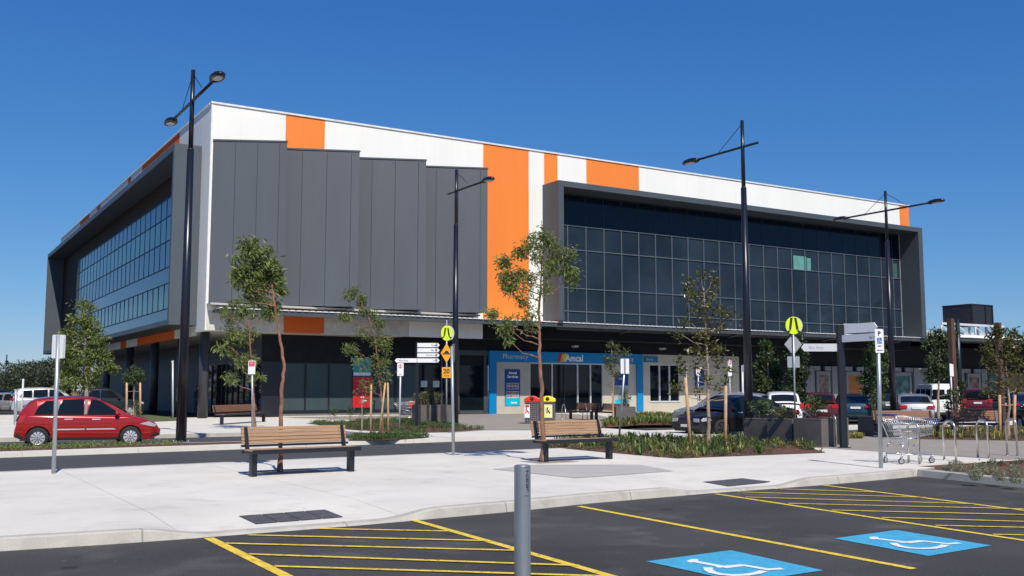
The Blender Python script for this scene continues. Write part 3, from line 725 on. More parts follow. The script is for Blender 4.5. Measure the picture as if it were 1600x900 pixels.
    for w in sp.get('pillar',[]): sidepatch(w,M('pillar_highlight',(.16,.15,.15),.4),'pillar',off=.009)  # pillar strips painted grey for the highlight along the window frames
    # screens
    def screen(xa,xb,nm,kk=.86):
        VV=[];n=10;mm=MB(); fs=[]
        for i in range(n+1):
            x=xa+(xb-xa)*i/n; z=gh(x); ye=max(.3,gy(x,z))*kk
            for q in range(-4,5):
                y=ye*q/4; cz=z+.046-.03*abs(q/4)**2
                # outward offset approx
                VV.append((x+ox+(.012 if nm=='windscreen' else -.012),y,cz))
        for i in range(n):
            for q in range(8): fs.append((i*9+q,(i+1)*9+q,(i+1)*9+q+1,i*9+q+1))
        mm.add(VV,fs,True); mm.build(nm,cglass,root)
    if 'ws' in sp: screen(*sp['ws'],'windscreen')
    if 'rw' in sp: screen(*sp['rw'],'rear_window')
    # end faces: rear glass, lamps, plate, bumpers
    def endpatch(x,ys,zs,mat,nm,par=root,depth=.03):
        mm=MB(); s_=-1 if x<L/2 else 1
        mm.box(x+ox-depth/2,x+ox+depth/2,ys[0],ys[1],zs[0],zs[1]); return mm.build(nm,mat,par,bevel=.008)
    for e in sp.get('ends',[]):
        x,ys,zs,mt,nm,mir=e
        mt={'g':cglass,'r':lampr,'c':lampc,'k':trimk,'p':plate,'h':rimm}[mt]
        endpatch(x,ys,zs,mt,nm)
        if mir: endpatch(x,(-ys[1],-ys[0]),zs,mt,nm)
    for poly,mt,nm in sp.get('side',[]):
        sidepatch(poly,{'r':lampr,'c':lampc,'k':trimk,'h':rimm,'d':seamd}[mt],nm,off=.009,fn=sy)
    if det:
        for x,z in sp.get('lines',[]): sidepatch([(x-.006,zs0+.08),(x+.006,zs0+.08),(x+.006,z),(x-.006,z)],seamd,'door_gap',off=.002,fn=sy)
    for x in sp.get('mirror',[]):
        for sg in (1,-1):
            mm=MB(); z=low(x)+.06; y=sy(x,low(x)-.07)+.06; mm.ell((x+ox,sg*y,z),(.07,.10,.065),10,6); mm.build('wing_mirror',sp.get('mirm',paint),root)
    for c in (xr,xf):
        for sg in (1,-1): wheel(root,c+ox,sg*(hmax-.11),r,.21,sp.get('rim',rimm),sp.get('ns',10),sg)
    if person:
        mm=MB(); mm.ell((L*.52+ox,-.35,1.0),(.14,.2,.30)); mm.ell((L*.53+ox,-.35,1.28),(.1,.09,.12)); 
    return root
def paintm(n,c,metal=.0): return M(n,c,.30,metal=metal,var=.04,vs=1,coat=.45,spec=.3)
HATCH=dict(L=3.95,W=1.69,r=.295,xr=.62,xf=3.11,sill=.22,taper=.15,
 low=[(0,.40),(.02,.55),(.05,.78),(.10,.93),(.35,.96),(1.2,.94),(2.7,.90),(3.05,.90),(3.5,.80),(3.75,.70),(3.88,.60),(3.94,.48),(3.95,.40)],
 gh=[(.10,.95),(.22,1.15),(.42,1.36),(.75,1.42),(1.5,1.455),(2.1,1.42),(2.55,1.24),(2.95,1.0),(3.12,.90)],
 win=[[(.50,.95),(1.00,.945),(1.10,1.36),(.80,1.345),(.62,1.20)],[(1.10,.94),(1.82,.93),(1.82,1.395),(1.21,1.38)],[(1.91,.93),(2.84,.925),(2.66,1.07),(2.24,1.35),(1.93,1.39)]],
 pillar=[[(1.00,.975),(1.10,.972),(1.20,1.355),(1.10,1.335)],[(1.83,.955),(1.90,.955),(1.92,1.37),(1.83,1.375)]],
 trim=[[(2.55,.945),(2.86,.93),(2.7,1.02),(2.62,1.06)]],
 ws=(2.25,3.0),rw=(.16,.40),
 side=[([(1.0,.50),(1.86,.50),(1.86,.54),(1.0,.54)],'h','side_moulding'),([(1.90,.50),(2.72,.50),(2.66,.54),(1.90,.54)],'h','side_moulding'),
   ([(.10,.86),(.22,.86),(.42,1.06),(.34,1.06)],'r','tail_lamp') if 0 else ([(.06,.74),(.20,.72),(.30,.94),(.12,.92)],'r','tail_lamp'),
   ([(3.36,.66),(3.80,.56),(3.84,.62),(3.62,.73)],'c','head_lamp'),
   ([(1.30,.80),(1.52,.80),(1.52,.83),(1.30,.83)],'h','door_handle'),([(2.05,.79),(2.27,.79),(2.27,.82),(2.05,.82)],'h','door_handle'),
   ([(0.03,.78),(.09,.74),(.14,.93),(.09,.93)],'k','rear_edge_trim'),([(.93,.24),(2.78,.24),(2.78,.29),(.93,.29)],'k','sill_trim'),([(0.02,.30),(.26,.26),(.24,.32),(.03,.44)],'k','bumper_trim'),([(3.66,.28),(3.92,.33),(3.9,.42),(3.72,.36)],'k','bumper_trim')],
 lines=[(1.02,.93),(1.88,.93),(2.80,.90)],
 ends=[(.0,(-.26,.26),(.60,.72),'p','number_plate',0),(3.955,(-.5,.5),(.42,.5),'k','grille',0),(.0,(-.6,.6),(.32,.40),'k','bumper_trim',0)],
 mirror=[2.72],ns=10)
def scaled(sp,fx=1,fz=1,**k):
    d=dict(sp); S=lambda P:[(x*fx,z*fz) for x,z in P]
    d['L']=sp['L']*fx; d['xr']*=fx; d['xf']*=fx; d['low']=S(sp['low']); d['gh']=S(sp['gh'])
    for q in ('win','pillar','trim'): d[q]=[S(p) for p in sp.get(q,[])]
    d['side']=[(S(p),a,b) for p,a,b in sp.get('side',[])]; d['lines']=[(x*fx,z*fz) for x,z in sp.get('lines',[])]
    d['ends']=[(x*fx,y,(z[0]*fz,z[1]*fz),a,b,c) for x,y,z,a,b,c in sp.get('ends',[])]; d['mirror']=[x*fx for x in sp.get('mirror',[])]
    for q in ('ws','rw'):
        if q in sp: d[q]=(sp[q][0]*fx,sp[q][1]*fx)
    d.update(k); return d
SEDAN=dict(L=4.65,W=1.80,r=.32,xr=.98,xf=3.68,sill=.22,taper=.15,
 low=[(0,.45),(.02,.62),(.06,.88),(.12,.98),(.5,1.01),(1.2,.98),(3.0,.93),(3.3,.93),(4.0,.82),(4.45,.72),(4.58,.60),(4.63,.48),(4.65,.42)],
 gh=[(.55,1.0),(.85,1.12),(1.25,1.32),(1.8,1.43),(2.4,1.45),(2.85,1.36),(3.2,1.15),(3.55,.93)],
 win=[[(.98,1.05),(1.55,1.02),(1.55,1.33),(1.32,1.28)],[(1.62,1.01),(2.2,.99),(2.2,1.38),(1.62,1.345)],[(2.28,.985),(3.15,.97),(2.95,1.14),(2.66,1.33),(2.28,1.38)]],
 ws=(2.78,3.42),rw=(.66,1.3),
 side=[([(.03,.80),(.35,.80),(.32,.93),(.08,.93)],'r','tail_lamp'),([(4.12,.60),(4.5,.56),(4.54,.63),(4.25,.72)],'c','head_lamp'),([(1.75,.86),(1.97,.86),(1.97,.89),(1.75,.89)],'h','door_handle'),([(2.75,.85),(2.97,.85),(2.97,.88),(2.75,.88)],'h','door_handle')],
 lines=[(1.58,.95),(2.24,.95),(3.25,.90)],
 ends=[(.0,(-.24,.24),(.74,.85),'p','number_plate',0),(.0,(.45,.80),(.78,.93),'r','tail_lamp',1),(.0,(-.7,.7),(.36,.44),'k','bumper_trim',0),(4.645,(-.42,.42),(.46,.58),'k','grille',0),(4.655,(-.2,.2),(.36,.45),'p','number_plate',0),(4.60,(.46,.76),(.54,.66),'c','head_lamp',1)],
 mirror=[3.1],ns=5,rim=rimd)
WAGON=dict(L=4.80,W=1.86,r=.36,xr=.95,xf=3.75,sill=.30,taper=.13,
 low=[(0,.5),(.02,.7),(.05,.95),(.1,1.08),(.6,1.10),(3.2,1.05),(3.5,1.04),(4.2,.98),(4.6,.86),(4.72,.7),(4.79,.55),(4.8,.48)],
 gh=[(.08,1.10),(.16,1.35),(.34,1.66),(.7,1.74),(1.8,1.77),(2.5,1.74),(2.9,1.6),(3.35,1.25),(3.6,1.05)],
 win=[[(.45,1.15),(1.15,1.14),(1.15,1.62),(.62,1.6)],[(1.23,1.14),(2.05,1.12),(2.05,1.66),(1.23,1.63)],[(2.13,1.12),(3.2,1.10),(3.05,1.25),(2.75,1.55),(2.5,1.66),(2.13,1.66)]],
 ws=(2.8,3.45),rw=(.12,.34),
 side=[([(.03,.95),(.22,.95),(.2,1.12),(.08,1.12)],'r','tail_lamp'),([(4.3,.78),(4.62,.74),(4.64,.84),(4.4,.9)],'c','head_lamp')],
 lines=[(1.19,1.05),(2.09,1.05),(3.3,1.0)],
 ends=[(.0,(-.24,.24),(.80,.92),'p','number_plate',0),(.03,(.62,.84),(.86,1.12),'r','tail_lamp',1),(.0,(-.7,.7),(.42,.52),'k','bumper_trim',0),(.06,(-.62,.62),(1.14,1.56),'g','rear_window',0),(4.79,(-.45,.45),(.6,.78),'k','grille',0)],
 mirror=[3.1],ns=5,rim=rimd)
VAN=dict(L=4.7,W=1.70,r=.32,xr=.85,xf=3.7,sill=.28,taper=.08,tum=.10,inset=.02,
 low=[(0,.5),(.01,.8),(.02,1.10),(.05,1.15),(3.9,1.12),(4.3,1.0),(4.6,.85),(4.68,.6),(4.7,.5)],
 gh=[(.03,1.15),(.05,1.6),(.10,1.92),(.3,1.97),(1.8,1.99),(3.4,1.97),(3.8,1.85),(4.15,1.4),(4.4,1.02)],
 win=[[(.35,1.2),(1.25,1.2),(1.25,1.72),(.35,1.72)],[(1.4,1.2),(2.4,1.2),(2.4,1.72),(1.4,1.72)],[(2.6,1.2),(3.85,1.18),(3.6,1.72),(2.6,1.72)]],
 ws=(3.75,4.3),
 side=[([(.02,.65),(.12,.65),(.12,1.0),(.02,1.0)],'r','tail_lamp')],
 lines=[(.28,1.1),(1.32,1.1),(2.5,1.1)],
 ends=[(.0,(-.24,.24),(.58,.70),'p','number_plate',0),(.0,(.66,.80),(.70,1.05),'r','tail_lamp',1),(.03,(.06,.66),(1.22,1.70),'g','rear_window',1),(-.04,(-.8,.8),(.36,.50),'k','bumper',0)],
 mirror=[3.9],ns=8)
UTE=dict(L=5.3,W=1.86,r=.39,xr=1.05,xf=4.25,sill=.38,taper=.10,
 low=[(0,.6),(.02,.9),(.04,1.14),(.1,1.17),(1.9,1.17),(3.9,1.13),(4.2,1.12),(4.9,1.05),(5.15,.9),(5.27,.7),(5.3,.6)],
 gh=[(1.55,1.17),(1.72,1.5),(1.95,1.74),(2.6,1.80),(3.1,1.78),(3.5,1.6),(3.95,1.28),(4.15,1.12)],
 win=[[(1.90,1.22),(2.58,1.21),(2.58,1.68),(2.08,1.64)],[(2.66,1.21),(3.75,1.19),(3.6,1.33),(3.25,1.62),(2.66,1.68)]],
 ws=(3.4,4.0),rw=(1.62,1.9),
 side=[([(.02,.85),(.14,.85),(.14,1.12),(.02,1.12)],'r','tail_lamp'),([(4.8,.86),(5.12,.82),(5.1,.95),(4.85,1.0)],'c','head_lamp')],
 lines=[(1.75,1.1),(2.62,1.1),(3.75,1.08)],
 ends=[(5.29,(-.5,.5),(.66,.86),'k','grille',0),(.0,(-.24,.24),(.7,.82),'p','number_plate',0)],
 mirror=[3.65],ns=6)
pred=M('red_car_paint',(.36,.010,.008),.22,metal=.25,var=.05,vs=1,coat=1,spec=.5); pblk=paintm('blue_black_paint',(.006,.006,.009)); pwh=paintm('white_car_paint',(.75,.76,.76)); psil=paintm('silver_car_paint',(.42,.43,.45),.6)
ptea=paintm('dark_teal_paint',(.012,.045,.07),.3); pmar=paintm('maroon_paint',(.10,.006,.02)); pbrn=paintm('dark_red_paint',(.07,.008,.007)); pgry=paintm('dark_grey_green_paint',(.012,.018,.022)); pblu=paintm('bright_blue_paint',(.02,.12,.38),.2); pdk=paintm('black_car_paint',(.008,.008,.010)); pnav=paintm('navy_paint',(.012,.02,.06))
azU=math.degrees(AZ)
# red hatch: near wheels on measured ground points
pr_,pf_=G(58,700,.004),G(205,697,.004); d=(pf_-pr_).normalized(); nl=Vector((-d.y,d.x,0))
azr=math.degrees(math.atan2(d.y,d.x)); cen=pr_+d*(3.95/2-.62)+nl*(.845-.1)
car('red five door hatchback with silver wheel covers, driving on the road at the left',Vector((cen.x,cen.y,.004)),azr,HATCH,pred,cat='car',name='hatchback_car',group=None)
# black sedan: near front wheel at 1128,683, heading -U
p=G(1127,683.5,.004); az=azU+180-4; d=Vector((math.cos(R(az)),math.sin(R(az)),0)); nl=Vector((-d.y,d.x,0))
c_=p-d*(3.68-2.325)-nl*(.82); car('shiny blue black sedan facing left behind the young magnolia and its stakes',Vector((c_.x,c_.y,.004)),az,SEDAN,pblk,name='sedan_car',group=None)
def at(px,D): return Vector(((px-800)/F*D,D,0))
g='cars parked in front of the shops'
def park(lbl,px,D,az,sp,pm,nm='parked_car',cat='car',grp=g,z=.0):
    p=at(px,D); p.z=z; return car(lbl,p,az,sp,pm,group=grp,name=nm,cat=cat,det=0)
park('white hatchback seen from behind, above the planters beside the crossing sign',1218,46,79,scaled(HATCH,1.05,1.08,ends=[(.0,(-.26,.26),(.60,.72),'p','number_plate',0),(.06,(.66,.80),(.86,1.1),'r','tail_lamp',1)]),pwh)
park('dark red hatchback seen from behind, between the white hatchback and the black fingerpost',1277,51,76,scaled(HATCH,1.08,1.05,ends=[(.0,(-.26,.26),(.60,.72),'p','number_plate',0),(.05,(.45,.78),(.78,.98),'r','tail_lamp',1)]),pbrn)
park('dark teal sedan seen from behind, right of the black fingerpost',1328,52,75,SEDAN,ptea)
park('silver sedan seen from behind, left of the white van',1421,51,74,SEDAN,psil)
park('white van with square rear windows',1458,56,80,VAN,pwh,'parked_van','van')
park('maroon people mover seen from behind, right of the white van',1519,66,69,WAGON,pmar)
park('black wagon seen from behind, right of the maroon car',1557,66,68,scaled(WAGON,.95,.93),pdk)
park('dark blue sedan at the far right behind the bare staked tree',1597,60,66,SEDAN,pnav)
park('dark grey sedan half hidden by the tall black lamp post, left of the silver sedan',1375,62,80,SEDAN,pgry)
park('silver wagon with its roof just visible behind the black sedan, further left of two',1128,47,150,scaled(WAGON,.95,.86),psil)
park('white sedan with its roof just visible behind the black sedan, further right of two',1152,52,160,scaled(SEDAN,1,1.06),pwh)
park('dark hatchback low at the right edge of the plaza behind the bench',1640,41,90,HATCH,pdk)
g2='cars parked at the left side'
park('silver four wheel drive wagon behind the red car roof',86,68,31,scaled(WAGON,1.05,1.03),M('pale_silver_paint',(.50,.50,.50),.3,metal=.3,coat=.4),grp=g2)
park('dark grey dual cab utility truck behind the red hatchback',158,61,31,UTE,pgry,'pickup_truck','utility truck',grp=g2,z=.0)
park('silver hatchback with red tail lamps left of the white wagon',24,73,48,scaled(HATCH,1.05,1),psil,grp=g2)
park('bright blue hatchback at the left edge',8,80,60,HATCH,pblu,grp=g2)
park('blue sedan behind the bright blue hatchback',24,96,40,SEDAN,pblu,grp=g2)
park('black wagon in the far row at the left edge',6,110,35,WAGON,pdk,grp=g2)
park('dark grey sedan in the far row left of the white wagon',30,118,35,SEDAN,pdk,grp=g2)
park('small white van far behind the white wagon',75,140,60,VAN,pwh,'parked_van','van',grp=g2)
# ================================================================ LAMP POSTS
def lamp_post(label,px,py_top,D,heads,group='black lamp posts'):
    P0=at(px,D); P0.z=.13
    root=thing('lamp_post',label,'street lamp',P0,AZ,group)
    top=11.3-.13; col=8.7; arm=10.2
    m=MB(); m.tube([(0,0,.05),(0,0,col)],[.155,.10],14); m.tube([(0,0,col),(0,0,col+.06)],[.10,.07],14); m.tube([(0,0,col+.06),(0,0,top)],[.075,.062],12)
    m.box(-.16,-.08,-.05,.05,1.2,1.6); m.build('pole',polep,root)
    m=MB(); m.box(-.22,.22,-.22,.22,0,.03); [m.tube([(x,y,.03),(x,y,.08)],.018,6) for x in (-.17,.17) for y in (-.17,.17)]; m.build('base_plate',galv,root)
    near,farr=heads
    y0=-2.35 if near else -.75; y1=2.35 if farr else .75
    m=MB(); m.tube([(0,y0,arm),(0,y1,arm)],.045,8); 
    m.build('arm',polep,root)
    m=MB()
    if near or True:
        if near: m.tube([(0,-.05,top-.15),(0,-1.25,arm+.03)],.012,5)
        if farr: m.tube([(0,.05,top-.15),(0,1.25,arm+.03)],.012,5)
    m.build('stay_rod',polep,root)
    for on,s_ in ((near,-1),(farr,1)):
        if not on: continue
        m=MB(); mt=Matrix.Translation((0,s_*2.75,arm+.0)); m.ell((0,0,0),(.20,.46,.13),14,8,mt,z0=-.35); m.tube([(0,s_*2.3,arm),(0,s_*2.5,arm)],[.05,.09],8); h=m.build('lamp_head',polep,root)
        m=MB(); m.ell((0,0,0),(.135,.27,.03),12,6,Matrix.Translation((0,s_*2.80,arm-.05))); m.build('lamp_lens',signp,h)
    return root
lamp_post('tall black double headed lamp post beside the red hatchback',288,97,29.5,(1,1))
lamp_post('black lamp post with one lamp on its right, second from the left',711.5,260,43.2,(1,0))
lamp_post('black lamp post with one lamp on its left, behind the dark planters',1167.5,180,35.2,(0,1))
lamp_post('black double headed lamp post behind the accessible parking sign',1392,295,48,(1,1))
for px,D,h,l in ((12,190,8.4,'distant dark lamp post above the blue cars at the far left'),(27,240,6.5,'distant pale pole right of the distant dark lamp post')):
    rt=thing('lamp_post' if h>7 else 'utility_pole',l,'street lamp' if h>7 else 'pole',at(px,D),AZ)
    m=MB(); m.tube([(0,0,0),(0,0,h)],[.16,.1],8); m.build('pole',polep if h>7 else galv,rt)
    m=MB(); 
    if h>7: m.ell((0,-.5,h-1.3),(.3,.6,.22),10,6); m.build('lamp_head',polep,rt)
    else: m.box(-1.3,1.3,-.06,.06,h-.7,h-.5); m.build('cross_arm',galv,rt)
for px,py,D,l in ((39.5,592,60,'short pale steel post between the white wagon and the distant trees'),):
    rt=thing('bollard_post',l,'post',at(px,D)); m=MB(); m.tube([(0,0,0),(0,0,AT(px,py,D).z)],.06,8); m.build('pole',signp,rt)
# ================================================================ BENCHES
def bench(label,a,b,face,mat=timber,seatmat=None,group='timber and steel benches',z=.13):
    a=G(*a,z); b=G(*b,z); d=(b-a); L_=d.length; az=math.atan2(d.y,d.x)+math.pi
    c=(a+b)/2-Vector((-math.sin(az),math.cos(az),0))*.42
    root=thing('bench',label,'bench',(c.x,c.y,z),az,group); h=L_/2
    # local: x along, +y = seat side (away from back); backrest near y=0
    for s_ in (-1,1):
        m=MB(); x=s_*(h-.10); m.box(x-.05,x+.05,.22,.36,0,.40); m.build('leg',blackp,root,bevel=.006)
        m=MB(); m.prism([(-.02,.40),(.05,.40),(-.10,.86),(-.135,.86)],-.03,.03,Matrix(((0,0,1,x),(1,0,0,0),(0,1,0,0),(0,0,0,1)))); m.build('back_bracket',blackp,root)
    m=MB(); m.box(-h+.0,h,-.02,.03,.40,.45); m.box(-h,h+.0,.485,.52,.40,.475); [m.box(x-.045,x+.045,.031,.469,.40,.445) for x in (-h+.06,h-.06)]; m.box(-h,h,-.055,-.015,.505,.545); m.build('frame',blackp,root)
    m=MB()
    for i in range(5):
        y=.05+i*.085; m.box(-h+.01,h-.01,y,y+.072,.445,.468)
    m.build('seat',seatmat or mat,root,bevel=.004)
    m=MB()
    for i in range(5):
        z0=.555+i*.062; y=-.055-(z0-.5)*.22
        mt=Matrix.Translation((0,y,z0))@Matrix.Rotation(R(13),4,'X'); m.box(-h+.02,h-.02,-.018,.018,0,.054,mt)
    m.build('backrest',mat,root,bevel=.004)
    return root
bench('pale timber bench at the left with a thin tree trunk behind it',(391,746),(560,737),1)
bench('pale timber bench in the centre, right of the steel bollard top',(851,723),(963,717.5),1)
bench('timber bench far away beside the thin tree in front of the ground floor glass',(349,664),(417,659),1,timberd)
bench('timber bench left of two in front of the pharmacy door',(887,654.5),(922,657),1,timberd)
bench('timber bench right of two in front of the pharmacy, touching the planter',(927,656.5),(968,659.5),1,timberd)
bench('dark timber bench behind the shopping trolley',(1376,684),(1472,683.5),1,timberd)
bench('dark timber bench at the far right behind the bicycle hoops',(1486,683.5),(1571,684),1,timberd)
# ================================================================ BOLLARD
b0=at(816,6.9); rt=thing('bollard','round galvanised steel bollard with a strip of black lettering, in the foreground','bollard',(b0.x,b0.y,0))
zt=AT(816,727,6.9).z
m=MB(); N=32; m.tube([(0,0,-.02),(0,0,zt-.006)],.056,N,cap=False); m.tube([(0,0,zt-.007),(0,0,zt)],[.056,.052],N); m.build('post',galv,rt)
m=MB(); m.tube([(0,0,zt+.0005),(0,0,zt+.003)],[.047,.046],N); m.build('cap',M('bollard_cap',(.30,.33,.36),.4,metal=.6),rt)
m=MB(); rr=random.Random(5)
for i in range(11):
    z=zt-.035-i*.0135
    for k in range(3):
        a=R(-62+k*7.5); 
        if rr.random()<.85:
            c_,s_=math.cos(a),math.sin(a); t=Vector((-s_,c_,0))*.0032; o_=Vector((c_*.0568,s_*.0568,0)); hh=.0045
            m.poly([o_-t+Vector((0,0,z-hh)),o_+t+Vector((0,0,z-hh)),o_+t+Vector((0,0,z+hh)),o_-t+Vector((0,0,z+hh))])
for z in (zt-.012,zt-.20):
    for k in range(4):
        a=R(-72+k*9); c_,s_=math.cos(a),math.sin(a); t=Vector((-s_,c_,0))*.005; o_=Vector((c_*.0568,s_*.0568,0))
        m.poly([o_-t+Vector((0,0,z-.0015)),o_+t+Vector((0,0,z-.0015)),o_+t+Vector((0,0,z+.0015)),o_-t+Vector((0,0,z+.0015))])
m.build('stamped_lettering',signk,rt)
# ================================================================ TACTILE PADS
tact=M('dark_tactile_tile',(.085,.085,.095),.8,var=.2,vs=8,fine=.2,bs=60)
def pad(label,pts,n,group='tactile ground panels'):
    q=[]
    for p in pts:
        z=.1
        for _ in range(60):
            u,v=UV(*p,z); z=z*.8+.2*(slabz(u,v)+.004)
        q.append(Vector((u,v,0)))
    root=thing('tactile_pad',label,'tactile paving',(0,0,0),AZ,group)
    for i in range(n):
        t0,t1=i/n+(.006 if i else 0),(i+1)/n-.004
        m=MB(); S=4
        def P(s,t): 
            a=q[0].lerp(q[1],t); b=q[3].lerp(q[2],t); c=a.lerp(b,s); return (c.x,c.y,slabz(c.x,c.y)+.009)
        vs=[P(a/S,t0+(t1-t0)*b/S) for a in range(S+1) for b in range(S+1)]
        m.add(vs,[(a*(S+1)+b,a*(S+1)+b+1,(a+1)*(S+1)+b+1,(a+1)*(S+1)+b) for a in range(S) for b in range(S)]); pass
        for a in range(6):
            for b in range(6):
                c=P((a+.5)/6,t0+(t1-t0)*(b+.5)/6); m.tube([c,(c[0],c[1],c[2]+.005)],[.016,.011],6)
        m.build('tile',tact,root)
pad('strip of four dark tactile tiles on the ramp at the left',[(373,806.5),(508,796.5),(537,808),(400,819)],4)
pad('pair of dark tactile tiles on the ramp at the right',[(1098,753),(1160,747.5),(1205,752.5),(1138,760)],2)
# ================================================================ HOOPS
def hoop(label,a,b,h=.86,z=.13,group='stainless steel bicycle hoops'):
    a=G(*a,z);b=G(*b,z); c=(a+b)/2; d=(b-a); w=d.length/2; d.normalize()
    root=thing('bicycle_hoop',label,'bicycle hoop',c,math.atan2(d.y,d.x),group)
    pts=[(-w,0,0),(-w,0,h-w)]+[(-w*math.cos(R(k)),0,h-w+w*math.sin(R(k))) for k in range(15,180,15)]+[(w,0,h-w),(w,0,0)]
    m=MB(); m.tube(pts,.024,10); m.build('hoop_tube',stain_s,root); m=MB(); [m.tube([(x,0,0),(x,0,.008)],.05,12) for x in (-w,w)]; m.build('foot_flange',stain_s,root)
hoop('steel bicycle hoop just right of the shopping trolley',(1475.5,719),(1494,720.5))
hoop('steel bicycle hoop in front of the right hand bench, between two others',(1528,715),(1545,716.5))
hoop('steel bicycle hoop nearest the right edge of the photo',(1574,712),(1590,713))
hoop('steel bicycle hoop standing behind the front of the shopping trolley, left leg',(1420,724),(1437,725.5))
hoop('small steel bicycle hoop right of the litter bins',(878,655),(884,656),.8)
hoop('small steel bicycle hoop in front of the left pharmacy bench',(910.5,655),(917.5,656),.8)
hoop('steel bicycle hoop showing its top over the near planter, left one',(1259,694),(1268,695),.86)
hoop('steel bicycle hoop right of the near planter, beside the black fingerpost',(1298,697),(1307,698),.86)
# ================================================================ PLANTERS
def planter(label,px,py,w,dp,h,rz,shr,group='dark concrete planter boxes',z=.13):
    c=G(px,py,z); root=thing('planter_box',label,'planter',c,rz,group)
    m=MB(); t=.05
    m.box(-w/2,w/2,-dp/2,dp/2,0,h-.06,taper=1); m.box(-w/2,w/2,-dp/2,-dp/2+t,h-.06,h); m.box(-w/2,w/2,dp/2-t,dp/2,h-.06,h); m.box(-w/2,-w/2+t,-dp/2+t,dp/2-t,h-.06,h); m.box(w/2-t,w/2,-dp/2+t,dp/2-t,h-.06,h)
    m.build('planter_wall',planter_m,root,bevel=.012)
    m=MB(); m.box(-w/2+t,w/2-t,-dp/2+t,dp/2-t,h-.07,h-.03); m.build('soil',mulch,root)
    return c,h
PL=[]
PL.append(planter('dark planter box left of three beside the near garden bed',1190,691,.50,.95,.70,AZ,1)+(.45,.55,bladeG,'bushy green shrub in the left near planter'))
PL.append(planter('dark planter box in the middle of three beside the near garden bed',1228,694,.50,.95,.72,AZ,1)+(.42,.3,leafO,'low trailing plant with thin pink sprays in the middle near planter'))
PL.append(planter('dark planter box nearest the black fingerpost, right of three',1273,697,.55,1.0,.76,AZ,1)+(.45,.60,leafB,'bushy shrub in the planter nearest the black fingerpost'))
planter('narrow dark concrete slab planter against the black fingerpost',1303,694,.22,.9,.76,AZ,1)
PL.append(planter('single dark planter box behind the accessible parking sign post',1368,681,.75,.9,.66,AZ-.3,1)+(.40,.85,leafD,'upright dark shrub in the planter behind the accessible sign post'))
PL.append(planter('single dark planter box right of the pharmacy benches',976,660,.95,.8,.75,0.05,1)+(.35,.75,leafB,'slender leafy shrub in the planter right of the pharmacy benches'))
for i,(px,l) in enumerate(((655,'first'),(668,'second'),(681,'third'))):
    PL.append(planter('dark planter slab behind the road sign group, %s from the left'%l,px,661-i*.0,.30,.95,.85,AZ,1)+(.30,.55,leafO,'wispy olive shrub in the %s planter slab from the left, behind the road signs'%l))
planter('dark planter slab behind the tall central lamp post, fourth from the left',694,661.5,.25,.95,.85,AZ,1)
# ================================================================ SIGNS
def RX(rz,x=0,y=0,z=0): return Matrix.Translation((x,y,z))@Matrix.Rotation(rz,4,'Z')@Matrix.Rotation(R(90),4,'X')
def roundrect(w,h,r=.02,n=4):
    p=[]
    for cx,cy,a0 in ((w/2-r,h/2-r,0),(-w/2+r,h/2-r,90),(-w/2+r,-h/2+r,180),(w/2-r,-h/2+r,270)):
        for k in range(n+1):
            a=R(a0+90*k/n); p.append((cx+r*math.cos(a),cy+r*math.sin(a)))
    return p
def polesign(label,base,top,D,plates,cat='sign',name='street_sign',pr=.03,mat=galv,group=None,zb=.13,lean=None):
    """base,top image rows on bearing; plates: list of (shape,w,h,zc,rot,mat,faces)"""
    A=AT(base[0],base[1],D); B_=AT(top[0],top[1],D); A.z=zb
    root=thing(name,label,cat,A,0,group)
    t=B_-A
    m=MB(); m.tube([(0,0,-.02),t],pr,10); m.build('pole',mat,root)
    return root,t
def plate_(root,t,k,w,h,rot,mat,name='sign_plate',shape='rect',yo=-.045,th=.004,xo=0,r=.025):
    c=t*k+Vector((xo,0,0)); mt=Matrix.Translation(c)@Matrix.Rotation(R(rot),4,'Z')@Matrix.Translation((0,yo,0))@Matrix.Rotation(R(90),4,'X')
    m=MB()
    if shape=='rect': pl=roundrect(w,h,r)
    elif shape=='circle': pl=[(w/2*math.cos(2*math.pi*i/28),h/2*math.sin(2*math.pi*i/28)) for i in range(28)]
    elif shape=='diamond': pl=[(w/2,0),(0,h/2),(-w/2,0),(0,-h/2)]
    m.prism(pl,-th/2,th/2,mt); o=m.build(name,mat,root); return o,mt
def mark(parent,mt,polys,mat,name='sign_symbol',z=.0035):
    m=MB()
    for p in polys: m.add([mt@Vector((x,y,z)) for x,y in p],[tuple(range(len(p)))])
    return m.build(name,mat,parent)
def legs(s):  # pedestrian legs symbol
    return [[(-.02*s,.30*s),(.10*s,.30*s),(.02*s,.0*s),(.0,-.12*s),(-.10*s,-.26*s),(-.20*s,-.22*s),(-.12*s,-.05*s)][::-1] if 0 else [(-.13*s,.33*s),(-.02*s,.33*s),(-.10*s,-.18*s),(-.20*s,-.18*s)],[(.03*s,.33*s),(.13*s,.33*s),(.22*s,-.18*s),(.11*s,-.18*s)],[(-.20*s,-.20*s),(-.10*s,-.20*s),(-.22*s,-.33*s),(-.34*s,-.30*s)],[(.11*s,-.20*s),(.22*s,-.20*s),(.36*s,-.30*s),(.24*s,-.35*s)]]
# S1 left back-of-sign
rt,t=polesign('grey back of a parking sign on a galvanised post in front of the red hatchback',(83.5,741),(91,524),18.65,[],zb=.13,pr=.038)
plate_(rt,t,.918,.22,.44,0,signp,yo=-.0,th=.003)
o,_=plate_(rt,t,.918,.24,.44,0,signp,yo=.045)
# pole 707 with edge-on plate
rt,t=polesign('parking sign turned edge on, on a tall galvanised post left of the centre bench',(708.5,711.5),(706,541),23.95,[],pr=.038)
plate_(rt,t,.935,.36,.44,-78,signp,yo=.045,xo=-.02)
